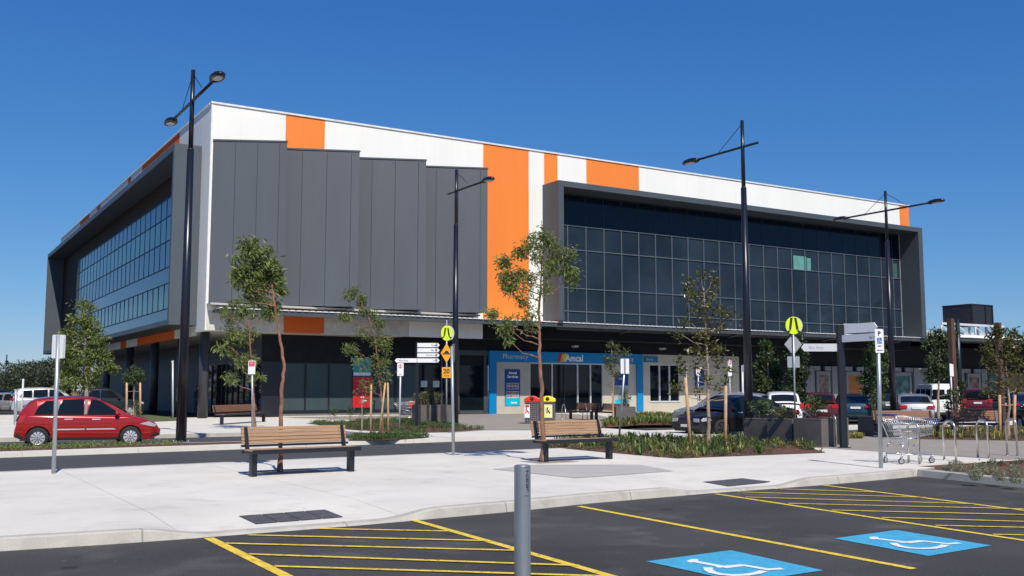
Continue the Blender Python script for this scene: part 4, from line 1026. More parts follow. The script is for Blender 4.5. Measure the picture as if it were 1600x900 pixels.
# no stopping 625
rt,t=polesign('white no stopping sign on a thin pole left of the grey planters',(624,673),(626,568),38,[],pr=.032,mat=signp)
o,mt=plate_(rt,t,.91,.24,.48,0,signw); 
def ring(cx,cy,r0,r1,n=18): return [[(cx+r0*math.cos(a),cy+r0*math.sin(a)),(cx+r1*math.cos(a),cy+r1*math.sin(a)),(cx+r1*math.cos(b),cy+r1*math.sin(b)),(cx+r0*math.cos(b),cy+r0*math.sin(b))] for a,b in [(2*math.pi*i/n,2*math.pi*(i+1)/n) for i in range(n)]]
mark(o,mt,ring(0,.12,.055,.075),signr); text('S',.13,signk,o,mt@Matrix.Translation((0,.075,.0035)),align='CENTER'); mark(o,mt,[[(-.06,-.19),(.06,-.19),(.06,-.175),(-.06,-.175)]],signk)
# crossing sign group 697
rt,t=polesign('road sign stack with lime pedestrian disc, amber speed hump diamond and 20 plate',(697.5,671),(698,500),39.6,[],pr=.032)
o,mt=plate_(rt,t,.878,.44,.60,0,signy,shape='circle'); mark(o,mt,legs(.62),signk,'pedestrian_symbol')
o2,_=plate_(rt,t,.878,.44,.60,0,signp,shape='circle',yo=.03,xo=.08,name='sign_back')
o,mt=plate_(rt,t,.695,.46,.78,0,signo,shape='diamond'); mark(o,mt,[[(-.15,-.03),(.15,-.03),(.08,.03),(.04,.09),(-.04,.09),(-.08,.03)],[(-.17,-.06),(.17,-.06),(.17,-.04),(-.17,-.04)]],signk,'speed_hump_symbol')
o,mt=plate_(rt,t,.517,.36,.42,0,signo); text('20',.25,signk,o,mt@Matrix.Translation((0,-.03,.0035)),align='CENTER',bold=.006); text('km/h',.10,signk,o,mt@Matrix.Translation((0,-.15,.0035)),align='CENTER')
# S5 leaning sign 975
rt,t=polesign('blank white sign leaning on its pole in front of the pharmacy planter',(967,684),(977,561),31,[],pr=.032)
plate_(rt,t,.91,.26,.46,0,signw); plate_(rt,t,.91,.05,.46,0,galv,name='back_rail',yo=-.06)
# S6 crossing 1240
rt,t=polesign('lime pedestrian crossing disc above the grey backs of a diamond and a square sign',(1243,676),(1239,498),36,[],pr=.035)
o,mt=plate_(rt,t,.94,.57,.63,0,signy,shape='circle'); mark(o,mt,legs(.85),signk,'pedestrian_symbol')
plate_(rt,t,.94,.57,.63,0,signp,shape='circle',yo=.03,xo=.07,name='sign_back')
plate_(rt,t,.775,.64,.78,0,signg,shape='diamond',yo=.05); plate_(rt,t,.62,.44,.40,0,signg,yo=.05)
# S8 accessible parking sign
rt,t=polesign('white parking sign with blue wheelchair symbol on a post beside the trolley',(1376.5,731.5),(1372,517),19.95,[],pr=.042)
o,mt=plate_(rt,t,.925,.175,.475,4,signw,yo=-.05)
text('P',.115,signk,o,mt@Matrix.Translation((-.002,.11,.0035)),align='CENTER',bold=.003)
mark(o,mt,[[(-.047,-.055),(.047,-.055),(.047,.065),(-.047,.065)]],signb,'blue_square')
mark(o,mt,ring(.0,-.018,.017,.026,12)[:9]+ring(-.008,.046,0,.010,8)+[[(-.014,.034),(-.004,.034),(.0,-.002),(-.010,-.002)],[(-.006,.008),(.022,.008),(.022,.0),(-.006,.0)],[(.016,.006),(.024,.006),(.036,-.030),(.028,-.032)]],signw,'wheelchair_symbol',.0055)
text('ONLY',.04,signk,o,mt@Matrix.Translation((0,-.115,.0035)),align='CENTER',sx=.8)
mark(o,mt,[[(-.055,-.185),(-.03,-.165),(-.03,-.178),(.055,-.178),(.055,-.192),(-.03,-.192),(-.03,-.205)]],signk,'arrow_symbol')
# S10
rt,t=polesign('small white sign with red top on a thin post near the left gum trees',(394.5,684),(394,562),29.7,[],pr=.028,zb=.12)
o,mt=plate_(rt,t,.905,.21,.40,0,signw); mark(o,mt,[[(-.085,.03),(.085,.03),(.085,.18),(-.085,.18)]],signr,'red_panel'); text('NO',.06,signw,o,mt@Matrix.Translation((0,.11,.006)),align='CENTER'); text('PARKING',.03,signw,o,mt@Matrix.Translation((0,.06,.006)),align='CENTER')
# S11
rt,t=polesign('white sign turned half away on a pole between the benches at the right',(1489,668),(1485,568),38,[],pr=.03,mat=signp)
plate_(rt,t,.90,.20,.46,25,signw)
# rear signs
rt,t=polesign('small white and red sign on a pole in front of the blue wall poster',(1091,650),(1091,573),52,[],pr=.03,mat=signp); o,mt=plate_(rt,t,.91,.24,.46,0,signw); mark(o,mt,ring(0,.1,.06,.09),signr)
rt,t=polesign('tall white sign on a pole at the end of the rendered shop wall',(1141,650),(1140,562),48,[],pr=.03,mat=signp); o,mt=plate_(rt,t,.86,.18,.74,0,signw); mark(o,mt,ring(0,.28,.05,.08),signr)
rt,t=polesign('narrow sign turned edge on near the shop window',(1072,650),(1073,575),50,[],pr=.025,mat=signp); plate_(rt,t,.9,.2,.44,80,signp)
rt,t=polesign('plain grey pole with a small plate left of the third lamp post',(1161,650),(1160,571),47,[],pr=.05,mat=signp); plate_(rt,t,.96,.2,.3,70,signp)
# thin post against the glass near the left columns
rt,t=polesign('slim pale post standing beside the dark ground floor column',(270,650),(270,563),56,[],pr=.05,mat=signp,name='slim_post',cat='post')
plate_(rt,t,.98,.13,.14,0,signp,name='post_cap')
# small fence like frames near car at left
rt,t=polesign('low grey parking post at the left edge beside the red car',(24,662),(25,608),45,[],pr=.07,name='low_post',cat='post'); plate_(rt,t,.99,.16,.03,0,galv,name='post_cap',r=.01)
# ---- finger posts
def finger(root,x0,x1,z0,z1,y,rot,txt,pointing,mat=signw,tcol=signg,size=.5,yo=0):
    h=z1-z0; L_=x1-x0; tip=h*.38
    pts=[(x0,z0),(x1-tip,z0),(x1,(z0+z1)/2),(x1-tip,z1),(x0,z1)] if pointing>0 else [(x0+tip,z0),(x1,z0),(x1,z1),(x0+tip,z1),(x0,(z0+z1)/2)]
    mt=Matrix.Rotation(R(rot),4,'Z')@Matrix.Translation((0,yo,0))@Matrix.Rotation(R(90),4,'X')
    m=MB(); m.prism(pts,-.015,.015,mt); o=m.build('finger_sign',mat,root)
    if txt: text(txt,h*size,tcol,o,mt@Matrix.Translation((x1-tip-.04 if pointing>0 else x0+tip+.12,z0+h*.32,.017)),align='RIGHT' if pointing>0 else 'LEFT',ext=.001)
    return o,mt
D=42.5; b0=at(652,D); b0.z=.13
rt=thing('fingerpost','far fingerpost with four white arms to the right and one to the left','fingerpost',b0,0,'shopping centre fingerposts')
zz=lambda py: AT(652,py,D).z-.13
m=MB(); m.box(-.06,.06,.03,.15,0,zz(534)); m.build('post',blackp,rt)
rows_=[(536,542.5,'Target'),(544,550.5,'Big W'),(552,558,'Woolworths'),(560,566.5,'Kmart' if 0 else 'Aldi')]
for ya,yb,tx in rows_:
    o,mt=finger(rt,.01,.95,zz(yb),zz(ya),0,0,tx,1,tcol=signk,size=.55); mark(o,mt,[[(.78,zz(yb)+.01),(.86,zz(yb)+.01),(.86,zz(ya)-.01),(.78,zz(ya)-.01)]],signg,'grey_band',.0165)
finger(rt,-.94,-.01,zz(566.5),zz(560),0,0,'Bus Stop',-1,tcol=signk,size=.6)
D=26.9; b0=at(1313,D); b0.z=.13
rt=thing('fingerpost','near black fingerpost with large pale arms reading Bus Stop and Target','fingerpost',b0,0,'shopping centre fingerposts')
zz=lambda py: AT(1313,py,D).z-.13
m=MB(); m.box(-.085,.085,-.085,.085,0,zz(507)); m.build('post',blackp,rt,bevel=.006); m=MB(); m.box(-.15,.15,-.15,.15,0,.02); m.build('base_plate',blackp,rt)
finger(rt,-1.06,-.09,zz(549),zz(537),0,0,'Bus Stop',-1,mat=signp,tcol=signg,size=.55)
finger(rt,.09,.95,zz(520),zz(506),0,-20,'Target',1,mat=signp,tcol=signg,size=.55)
finger(rt,.09,1.35,zz(535),zz(524),0,-62,'Big W',1,mat=signw,tcol=signg,size=.45,yo=-.02)
finger(rt,.09,1.15,zz(521.5),zz(507),0,-58,'',1,mat=signw,yo=.06)
finger(rt,-1.3,-.09,zz(534),zz(522),0,-108,'',-1,mat=signw)
finger(rt,-1.3,-.09,zz(520),zz(507),0,-108,'',-1,mat=signw)
# ================================================================ LITTER BINS
binm=M('bin_grey_panel',(.10,.10,.105),.55); mesh_=M('bin_perforated_panel',(.16,.16,.17),.6,seam=[(0,.09,.035,.35),(2,.09,.035,.35)])
def bin_(label,px,lid,lidname,logo):
    c=G(px,662,.13); root=thing('litter_bin',label,'litter bin',c,-.08,'pair of litter bins'); w=.34
    m=MB(); 
    for x in (-w,w-.05):
        for y in (-.35,.30): m.box(x,x+.05,y,y+.05,0,1.0)
    m.box(-w,w,-.35,.35,0.02,.08); m.box(-w,w,-.35,.35,.94,1.0); m.build('frame',binm,root)
    m=MB(); m.box(-w+.05,w-.05,-.335,.335,.08,.94); m.build('side_panel',mesh_,root)
    m=MB(); pr=[(-.36,1.0),(.36,1.0),(.36,1.14),(.08,1.27),(-.08,1.27),(-.36,1.14)]
    m.prism(pr,-.37,.37,Matrix(((1,0,0,0),(0,0,1,0),(0,1,0,0),(0,0,0,1)))); l=m.build('lid',lid,root,bevel=.02)
    m=MB(); m.tube([(0,-.375,1.13),(0,-.38,1.13)],.085,14); m.build('opening',signk,l)
    x=(-.22 if logo=='r' else .0); m=MB(); m.box(x-.12 if logo=='r' else -.15,x+.12 if logo=='r' else .22,-.36,-.352,.28,.88); p=m.build('information_plate',signw if logo=='r' else M('pale_yellow_plate',(.80,.78,.35),.5),root)
    m=MB(); rr=random.Random(8)
    cx=x if logo=='r' else .035
    for k in range(5): a=cx-.09+rr.random()*.12; z=.42+rr.random()*.25; m.box(a,a+.05,-.366,-.362,z,z+.09)
    m.build('printed_figure',signr if logo=='r' else signk,p)
    if logo=='r': m=MB(); m.box(-.31,-.13,-.366,-.362,.76,.86); m.build('red_band',signr,p)
bin_('grey perforated litter bin with a red lid, left of the pair',832,red,'red','r')
bin_('grey perforated recycling bin with a yellow lid, right of the pair',856,yel,'yellow','y')
# ================================================================ SHOPPING TROLLEYS
def trolley(label,loc,rz,accent,sc=1,seatmat=None):
    root=thing('shopping_trolley',label,'shopping trolley',loc,rz,'shopping trolleys'); root.scale=(sc,)*3
    # x: handle(-) to nose(+)
    m=MB(); w=.26
    bl0,bl1=(-.42,.60),(.52,.78)          # bottom rear, bottom front at z
    def side(s_,a,b):  # corner interpolation a along length 0..1, b height 0..1
        xb=-.36+.80*a; zb_=.50+.10*a; xt=-.58+1.15*a; zt_=1.0-.08*a
        wb=(.20-.05*a); wt=(.27-.06*a); return Vector((xb+(xt-xb)*b, s_*(wb+(wt-wb)*b), zb_+(zt_-zb_)*b))
    wr=.0035
    for s_ in (-1,1):
        for b in (0,.33,.66,1): m.tube([side(s_,0,b),side(s_,1,b)],.007 if b in (0,1) else .005,5)
        for i in range(21): m.tube([side(s_,i/20,0),side(s_,i/20,1)],wr,4)
    for i in range(9):
        t=i/8*2-1; 
        def mid(a,b): p=side(1,a,b); return Vector((p.x,p.y*t,p.z))
        m.tube([mid(0,0),mid(1,0)],wr,4); m.tube([mid(1,0),mid(1,1)],wr,4); m.tube([mid(0,0),mid(0,1)],wr,4)
    for a in [i/12 for i in range(13)]: m.tube([side(-1,a,0),side(1,a,0)],wr,4)
    for b in (0,.33,.66,1): m.tube([side(-1,1,b),side(1,1,b)],.006,5); m.tube([side(-1,0,b),side(1,0,b)],.006,5)
    # child seat
    for i in range(7):
        y=-.2+.4*i/6; m.tube([(-.52,y,.93),(-.30,y,.66)],wr,4); 
    m.tube([(-.30,-.2,.66),(-.30,.2,.66)],.005,4); m.tube([(-.41,-.2,.80),(-.41,.2,.80)],.005,4)
    m.build('basket',chrome,root)
    m=MB()
    for s_ in (-1,1):
        m.tube([(-.58,s_*.26,.98),(-.52,s_*.25,.84),(-.38,s_*.22,.50),(-.34,s_*.21,.44),(-.20,s_*.21,.34),(.0,s_*.20,.42),(.12,s_*.19,.50)],.012,7)
        m.tube([(-.34,s_*.21,.44),(-.42,s_*.23,.36),(-.44,s_*.24,.20)],.012,7); m.tube([(-.44,s_*.24,.20),(.46,s_*.17,.17)],.012,7)
        m.tube([(-.44,s_*.24,.20),(-.44,s_*.24,.15)],.016,7); m.tube([(.40,s_*.17,.17),(.40,s_*.17,.13)],.016,7)
    m.tube([(-.44,-.24,.20),(-.44,.24,.20)],.010,6); m.tube([(.46,-.17,.17),(.46,.17,.17)],.010,6)
    for i in range(5): y=-.16+.08*i; m.tube([(-.44,y,.20),(.46,y*.8,.175)],.004,4)
    m.build('undercarriage',chrome,root)
    m=MB(); m.tube([(-.62,-.27,1.0),(-.62,.27,1.0)],.018,8); m.build('handle',accent,root)
    m=MB(); m.box(-.63,-.53,-.24,.24,.985,1.03); m.build('handle_panel',accent,root)
    m=MB(); m.box(.56,.60,-.19,.19,.86,.93); m.build('nose_badge',accent,root)
    if seatmat: m=MB(); m.prism([(-.55,.98),(-.2,.95),(-.28,.64),(-.36,.62)],-.2,.2,Matrix(((1,0,0,0),(0,0,1,0),(0,1,0,0),(0,0,0,1)))); m.build('child_seat',seatmat,root)
    for x,y in ((-.44,.24),(-.44,-.24),(.40,.17),(.40,-.17)):
        m=MB(); q=Matrix.Translation((x-.03,y,.062))@Matrix.Rotation(.25 if y>0 else -.35,4,'Z'); m.tube([q@Vector((0,-.013,0)),q@Vector((0,.013,0))],.062,16); wh=m.build('castor_wheel',trimk,root)
        m=MB(); m.tube([q@Vector((0,-.016,0)),q@Vector((0,.016,0))],.042,12); m.build('wheel_centre',chrome,wh)
        m=MB(); [m.box(-.016,.02,yy-.002,yy+.002,.0,.085,q) for yy in (-.02,.02)]; m.box(-.02,.025,-.022,.022,.08,.09,q); m.build('fork',chrome,wh)
    return root
blup=M('trolley_blue_plastic',(.02,.06,.35),.35)
g0=G(1395,726,.13); g1=G(1453,721,.13)
c=(g0+g1)/2; trolley('wire shopping trolley with blue handle beside the accessible parking sign',(c.x+.0,c.y,.13),math.atan2(.35,1),blup,1.0)
c=G(634,658,.13); trolley('wire shopping trolley with red handle and red child seat behind the grey planters',(c.x,c.y,.13),math.radians(165),red,1.0,red)
# ================================================================ RUSTED POSTS
for px,px2,yt,D,l in ((1485.5,1479,498,44,'tall rusty steel post behind the white van, left of two'),(1559,1553.5,504,47,'tall rusty steel post behind the staked bare tree, right of two')):
    b=at(px+1,D); zt=AT(px,yt,D).z
    rt=thing('rusty_post',l,'post',(b.x,b.y,.0),AZ,'tall rusty steel posts')
    m=MB(); h=.125; m.box(-h,h,-h,h,0,zt,taper=.95); m.build('shaft',rust,rt,bevel=.02)
    m=MB(); m.box(-h-.02,h+.02,-h-.02,h+.02,0,.03); m.build('foot_plate',rust,rt)
for px,D,l in ((1497,58,'slim black canopy column right of the left rusty post'),(1253,58,'slim black canopy column left of the black fingerpost')):
    b=at(px,D); rt=thing('canopy_column',l,'column',(b.x,b.y,0)); m=MB(); m.tube([(0,0,0),(0,0,5.75)],.12,12); m.build('shaft',blackp,rt); m=MB(); m.tube([(0,0,0),(0,0,.12)],.2,12); m.build('base',galv,rt)
# ================================================================ PERSON (dark clothing, in the shade between columns)
def person(label,px,py,rz,h=1.72):
    c=G(px,py,.13); root=thing('person',label,'person',c,rz)
    J=dict(pel=(0,0,.95),sp=(0,0,1.15),ch=(0,0,1.38),nk=(0,0,1.52),hd0=(0,-.01,1.60),hd=(0,-.01,1.72),
     hl=(-.10,0,.90),kl=(-.11,.02,.50),al=(-.11,0,.08),fl=(-.11,-.14,.04),hr=(.10,0,.90),kr=(.12,.0,.50),ar=(.13,.05,.08),fr=(.14,-.10,.04),
     sl=(-.19,0,1.42),el=(-.25,.0,1.13),wl=(-.20,-.18,1.02),sr=(.19,0,1.42),er=(.25,-.02,1.15),wr=(.17,-.24,1.2))
    E_=[('pel','sp'),('sp','ch'),('ch','nk'),('nk','hd0'),('hd0','hd'),('pel','hl'),('hl','kl'),('kl','al'),('al','fl'),('pel','hr'),('hr','kr'),('kr','ar'),('ar','fr'),('ch','sl'),('sl','el'),('el','wl'),('ch','sr'),('sr','er'),('er','wr')]
    rad=dict(pel=(.16,.11),sp=(.14,.10),ch=(.17,.11),nk=(.055,.055),hd0=(.075,.085),hd=(.085,.10),hl=(.09,.09),kl=(.06,.06),al=(.042,.045),fl=(.045,.03),hr=(.09,.09),kr=(.06,.06),ar=(.042,.045),fr=(.045,.03),sl=(.06,.06),el=(.043,.043),wl=(.03,.03),sr=(.06,.06),er=(.043,.043),wr=(.03,.03))
    ks=list(J); me=bpy.data.meshes.new('body'); me.from_pydata([J[k] for k in ks],[(ks.index(a),ks.index(b)) for a,b in E_],[])
    o=bpy.data.objects.new('body',me); COL.objects.link(o); o.parent=root
    s=o.modifiers.new('s','SKIN'); o.modifiers.new('u','SUBSURF').levels=1; o.modifiers['u'].render_levels=2
    # skin data
    bm=bmesh.new(); bm.from_mesh(me); lay=bm.verts.layers.skin.verify(); bm.verts.ensure_lookup_table()
    for i,k in enumerate(ks): bm.verts[i][lay].radius=rad[k]; bm.verts[i][lay].use_root=(k=='pel')
    bm.to_mesh(me); bm.free(); me.materials.append(M('dark_clothing',(.02,.022,.03),.9))
    m=MB(); m.ell((0,-.04,1.66),(.068,.075,.09),12,8); m.build('face',M('skin_tone',(.30,.16,.10),.6),root)
    m=MB(); m.ell((0,.01,1.70),(.088,.098,.11),12,8,z0=-.2); m.build('hair',M('dark_hair',(.01,.008,.007),.7),root)
    for x,y,z in ((-.19,-.22,.99),(.16,-.28,1.22)):
        m=MB(); m.ell((x,y,z),(.03,.025,.045),8,6)
        for k in range(4): m.tube([(x-.02+k*.013,y-.01,z-.03),(x-.02+k*.013,y-.03,z-.07),(x-.02+k*.013,y-.02,z-.09+.006*abs(k-1.5))],[.008,.0075,.006],5)
        m.tube([(x+.025,y-.01,z),(x+.04,y-.03,z-.04)],[.010,.008],5); m.build('hand',MATS['skin_tone'],root)
person('person in dark clothes standing in the shade beside the ground floor column',307,651,R(60))
# ================================================================ VEGETATION
def leaves(m,rr,c,rad,n,ln,wd,droop=Vector((0,0,-.4)),shell=.3,zc=1):
    td=Vector((rr.gauss(0,1),rr.gauss(0,1),rr.gauss(0,.6))).normalized()*(.75 if shell==0 else 0)
    for _ in range(n):
        while 1:
            p=Vector((rr.uniform(-1,1),rr.uniform(-1,1),rr.uniform(-1,1)))
            if shell<p.length<1: break
        if shell==0: p=Vector((rr.gauss(0,.48),rr.gauss(0,.48),rr.gauss(0,.48)))
        q=Vector((c[0]+p.x*rad[0],c[1]+p.y*rad[1],c[2]+p.z*rad[2]))
        d=(Vector((rr.gauss(0,1),rr.gauss(0,1),rr.gauss(0,.8))).normalized()*.75+td+p*.3+droop).normalized()
        nn=Vector((rr.gauss(0,1),rr.gauss(0,1),rr.gauss(0,1)+.4)); s=d.cross(nn)
        if s.length<1e-3: continue
        s.normalize(); l=ln*rr.uniform(.6,1.25); w=wd*rr.uniform(.7,1.2); up=s.cross(d)*l*.08
        m.add([q,q+d*l*.45+s*w*.5+up,q+d*l,q+d*l*.45-s*w*.5+up],[(0,1,2,3)])
def tree(label,base,D,trunk,clumps,ln=.11,wd=.028,lm=leafE,bk=bark,r0=.05,seed=1,droop=(.15,0,-.5),sub=7,dens=1,z=.13,limb=.5,group=None,name='tree',cat='tree',depth=.8,twig=3,sz=.36,cnt=95):
    rr=random.Random(seed); A=AT(base[0],base[1],D); A.z=z; droop=Vector(droop)
    root=thing(name,label,cat,A,0,group)
    T=[AT(px,py,D)-A for px,py in trunk]; T=[Vector((0,0,-.03))]+T
    T=[Vector((p.x,rr.uniform(-.05,.05)*i,p.z)) for i,p in enumerate(T)]
    n=len(T); m=MB(); 
    # densify trunk with wobble
    P=[];Rr=[]
    for i in range(n-1):
        for k in range(4):
            t=k/4; p=T[i].lerp(T[i+1],t); w=.012*(i+t>.2); P.append(p+Vector((rr.uniform(-w,w),rr.uniform(-w,w),0))); Rr.append(r0*(1-.75*(i+t)/(n-1))*(1.25 if i+t<.3 else 1)*rr.uniform(.92,1.08))
    P.append(T[-1]); Rr.append(r0*.22); m.tube(P,Rr,9)
    ml=MB(); s_=D/F
    # clumps
    for (px,py,rx,ry,*k) in clumps:
        c=AT(px,py,D)-A; rxm,rzm=rx*s_,ry*s_; c.y+=rr.uniform(-.5,.5)*depth*rxm
        # attach point: lower on trunk
        zt=max(.25*T[-1].z,min(c.z-.35*abs(c.x)-rzm*.6,T[-1].z*.97)); 
        j=min(range(len(P)),key=lambda q:abs(P[q].z-zt)); a=P[j]; rb=min(Rr[j]*.55,r0*limb*.62)
        mid=a.lerp(c,.5)+Vector((rr.uniform(-.08,.08),rr.uniform(-.08,.08),-.10*(c-a).length))
        m.tube([a,a.lerp(mid,.5)+Vector((0,0,.02)),mid,mid.lerp(c,.6)+Vector((rr.uniform(-.04,.04),0,.03)),c],[rb,rb*.85,rb*.7,rb*.5,rb*.25],6)
        f=(k[0] if k else 1)*dens; ns=max(3,int(sub*f*max(1,(rxm*rzm/.12)**.7)))
        for _ in range(ns):
            while 1:
                q=Vector((rr.uniform(-1,1),rr.uniform(-1,1),rr.uniform(-1,1)))
                if q.length<1: break
            e=c+Vector((q.x*rxm,q.y*rxm*depth,q.z*rzm)); 
            if rr.random()<twig/3: m.tube([c.lerp(mid,.3) if rr.random()<.5 else c,(c+e)/2+Vector((0,0,rr.uniform(-.05,.05))),e],[rb*.28+.003,rb*.2+.002,.003],4)
            sr=sz*min(rxm,rzm)*rr.uniform(.8,1.3)+.07
            leaves(ml,rr,e,(sr*1.1,sr*1.1,sr),int(cnt*rr.uniform(.6,1.2)),ln,wd,droop,shell=0)
    m.build('trunk',bk,root); ml.build('crown',lm,root); return root
def stakes(label_fmt,pts,D,zs,group='timber tree stakes',r=.032,tie=None):
    for (px,py0,px1,py1),lb in zip(pts,label_fmt):
        A=AT(px,py0,D); A.z=.13; B_=AT(px1,py1,D)-A
        rt=thing('tree_stake',lb,'stake',A,0,group); m=MB(); m.tube([(0,0,-.02),B_*.5,B_],[r,r*1.02,r*.95],7); m.build('stake_pole',stake,rt)
        if tie: m=MB(); q=B_*.78; m.tube([q+Vector((0,0,0)),q+Vector((tie*.5,0,-.03)),q+Vector((tie,0,0))],.012,5); m.build('tie',M('hessian_tie',(.35,.24,.12),.9),rt); tie=-tie
# T1 : wind blown, trunk behind bench 1
tree('tall wind-blown gum with a bare reddish trunk behind the left bench',(438,738),18.9,[(439,700),(437,640),(441,600),(444,570),(436,520),(433,480),(425,440),(410,400)],
 [(388,382,13,10),(404,392,16,9),(382,402,17,10),(408,408,20,10),(424,414,12,10),(378,420,14,9),(398,426,18,10),(426,432,12,10),(384,440,16,9),(412,446,20,10),(432,452,10,12,.8),(430,478,9,10,.5),(404,464,20,9,.8),(384,458,12,8,.7),(370,432,7,6,.6),(415,484,12,7,.5)],seed=11,r0=.046,droop=(.5,0,-.5),limb=.5,sz=.34,cnt=34,ln=.14,wd=.038)
# dead side branch
# T1b
tree('gum tree with twin pale trunks beside the far left bench, behind the small red-topped sign',(397,668),39.5,[(396,630),(394,590),(392,540),(390,500)],
 [(362,492,20,13),(385,488,22,15),(372,520,24,16),(356,540,14,14),(390,530,16,16,.6),(372,566,24,14),(360,592,12,9),(388,560,16,14,.6),(398,588,14,7,.6),(415,494,14,10,.6),(365,470,14,10,.8)],seed=12,r0=.075,ln=.19,wd=.055,droop=(.3,0,-.5),bk=bark,limb=.4,cnt=34)
# T2
tree('eucalypt with a round open crown behind the centre bench, in front of the orange stripe',(847,722),21.6,[(849,690),(847,640),(846,600),(843,560),(843,520),(842,480),(845,440),(846,400)],
 [(845,370,16,11),(832,382,18,12),(860,378,14,12),(812,396,13,8),(846,400,18,13),(868,398,16,13),(888,398,14,11),(792,408,11,8),(880,420,18,10),(806,430,14,9),(836,432,14,9,.8),(790,430,12,10),(892,436,10,9),(818,455,18,13),(796,450,8,8),(862,420,12,10,.7),(822,475,16,7,.5),(850,452,12,9,.4),
  (800,508,18,8,.7),(785,512,12,7,.7),(815,498,14,8,.5),(828,512,14,6,.4),(790,532,7,8,.5),(765,492,8,7,.8),(832,492,8,4,.5)],seed=21,r0=.058,droop=(.0,0,-.35),ln=.11,wd=.032,limb=.35,sz=.34,cnt=38)
# T3
tree('slender wind-swept gum held by three stakes in the small left garden bed',(597,682),32.6,[(598,640),(594,600),(590,560),(584,520),(575,490),(560,470)],
 [(548,462,11,10),(566,470,10,7),(570,490,18,8),(540,492,9,6),(584,500,14,8,.7),(575,520,18,12,.9),(592,530,16,12,.9),(552,545,16,9,.9),(590,560,18,14,.9),(600,545,10,14,.7),(570,570,18,12,.7),(596,590,14,10,.7),(578,604,12,9,.5)],seed=31,r0=.042,ln=.13,wd=.035,droop=(.45,0,-.4),bk=bark,limb=.4,cnt=46)
stakes(['timber stake left of the wind-swept gum','timber stake just right of the wind-swept gum trunk','timber stake at the right side of the wind-swept gum'],[(579,681,580,600),(592,676,602,598),(606.5,680,606,598)],32.4,0)
tree('thin reddish-leaved sapling left of the wind-swept gum stakes',(566,657),38,[(566,630),(568,600)],[(566,598,12,8,.5),(572,622,9,8,.4),(562,610,8,7,.4)],seed=32,r0=.025,ln=.10,wd=.04,lm=leafO,bk=barkg,limb=.4,cnt=26)
# T4 magnolia
tree('young magnolia with a bare lower trunk and glossy leaves, tied between two stakes',(1107,697),27.3,[(1107,675),(1106,645),(1108,610),(1106,570),(1104,530),(1102,490),(1098,450)],
 [(1098,430,8,8,.6),(1112,438,10,9,.6),(1082,446,10,10,.7),(1098,456,14,9,.8),(1118,462,8,9,.6),(1075,462,9,9,.7),(1102,478,16,10,.8),(1084,488,12,8,.6),(1122,484,10,10,.7),(1137,498,9,9,.7),(1108,500,14,9,.7),(1072,502,8,7,.6),(1124,512,12,8,.7),(1088,520,14,9,.6),(1062,522,8,7,.6),(1108,528,12,9,.5),(1084,548,14,9,.8),(1110,550,14,9,.8),(1128,545,9,8,.7),(1062,564,9,5,.6),(1090,572,12,8,.6),(1118,572,12,8,.6),(1140,570,10,10,.5),(1066,584,6,7,.6),(1104,590,16,8,.4),(1057,606,8,5,.8),(1138,590,8,9,.4),(1090,606,12,6,.25),(1124,606,12,6,.25)],seed=41,r0=.062,ln=.13,wd=.06,lm=leafM,bk=barkg,droop=(0,0,.15),limb=.38,cnt=13,sub=8,sz=.5)
stakes(['timber stake left of the young magnolia','timber stake right of the young magnolia'],[(1079,700,1071,590),(1133,692,1134,603)],26.8,0,r=.045,tie=.5)
# T5
tree('bushy dark gum rising behind the red hatchback and the utility truck',(135,648),50,[(135,600),(134,560),(132,520),(130,490)],
 [(132,482,11,11),(126,500,14,11),(142,505,12,12),(112,520,15,12),(135,525,20,13),(155,525,14,12),(120,545,22,13),(150,548,20,13),(168,555,14,12),(108,560,16,12),(135,570,24,12),(100,582,14,10),(122,592,20,10),(150,582,14,10),(172,572,9,8),(98,600,10,7,.7),(128,606,18,8,.8),(148,600,10,7,.7)],seed=51,r0=.11,ln=.22,wd=.075,lm=leafO if 0 else leafE,droop=(.1,0,-.4),bk=barkg,cnt=46)
# T6 ball tree
tree('small ball-headed tree held by two tall stakes in front of the dark column',(209,652),52,[(209,620),(209,590)],
 [(209,586,11,9),(200,588,9,7),(218,587,8,7),(210,578,9,5),(206,595,8,5,.6)],seed=61,r0=.045,ln=.16,wd=.05,lm=leafG if 0 else leafD,droop=(0,0,.1),bk=barkg,cnt=60)
stakes(['stake left of the ball-headed tree, behind the red car bonnet','stake right of the ball-headed tree, behind the red car bonnet'],[(198,652,198,598),(219.5,650,219,598)],51.5,0,r=.055,tie=.35)
tree('sparse brown shrub at the foot of the ball-headed tree',(212,654),50,[(212,635)],[(210,632,9,10,.5),(218,640,6,7,.5)],seed=62,r0=.03,ln=.14,wd=.05,lm=leafO,bk=barkg,cnt=22,name='shrub',cat='shrub')
# conical evergreens
tree('broad dark evergreen tree behind the white hatchback, left of the crossing sign',(1200,652),57,[(1200,620),(1200,580),(1198,545)],
 [(1198,540,5,7),(1198,556,9,8),(1190,570,12,9),(1208,572,12,9),(1200,586,18,10),(1186,596,13,11),(1214,598,14,11),(1200,610,20,12),(1184,618,12,9),(1216,620,13,9),(1200,630,20,9)],seed=71,r0=.09,ln=.2,wd=.09,lm=leafD,droop=(0,0,.1),bk=barkg,cnt=75,sz=.45)
tree('tall dark evergreen directly behind the lime crossing disc',(1246,652),55,[(1246,620),(1246,570),(1246,525)],
 [(1247,524,8,9),(1250,540,12,10),(1240,552,12,10),(1252,562,12,12),(1244,580,14,12),(1250,598,12,10),(1242,612,14,12),(1252,622,10,9)],seed=72,r0=.09,ln=.2,wd=.09,lm=leafD,droop=(0,0,.1),bk=barkg,cnt=75,sz=.45)
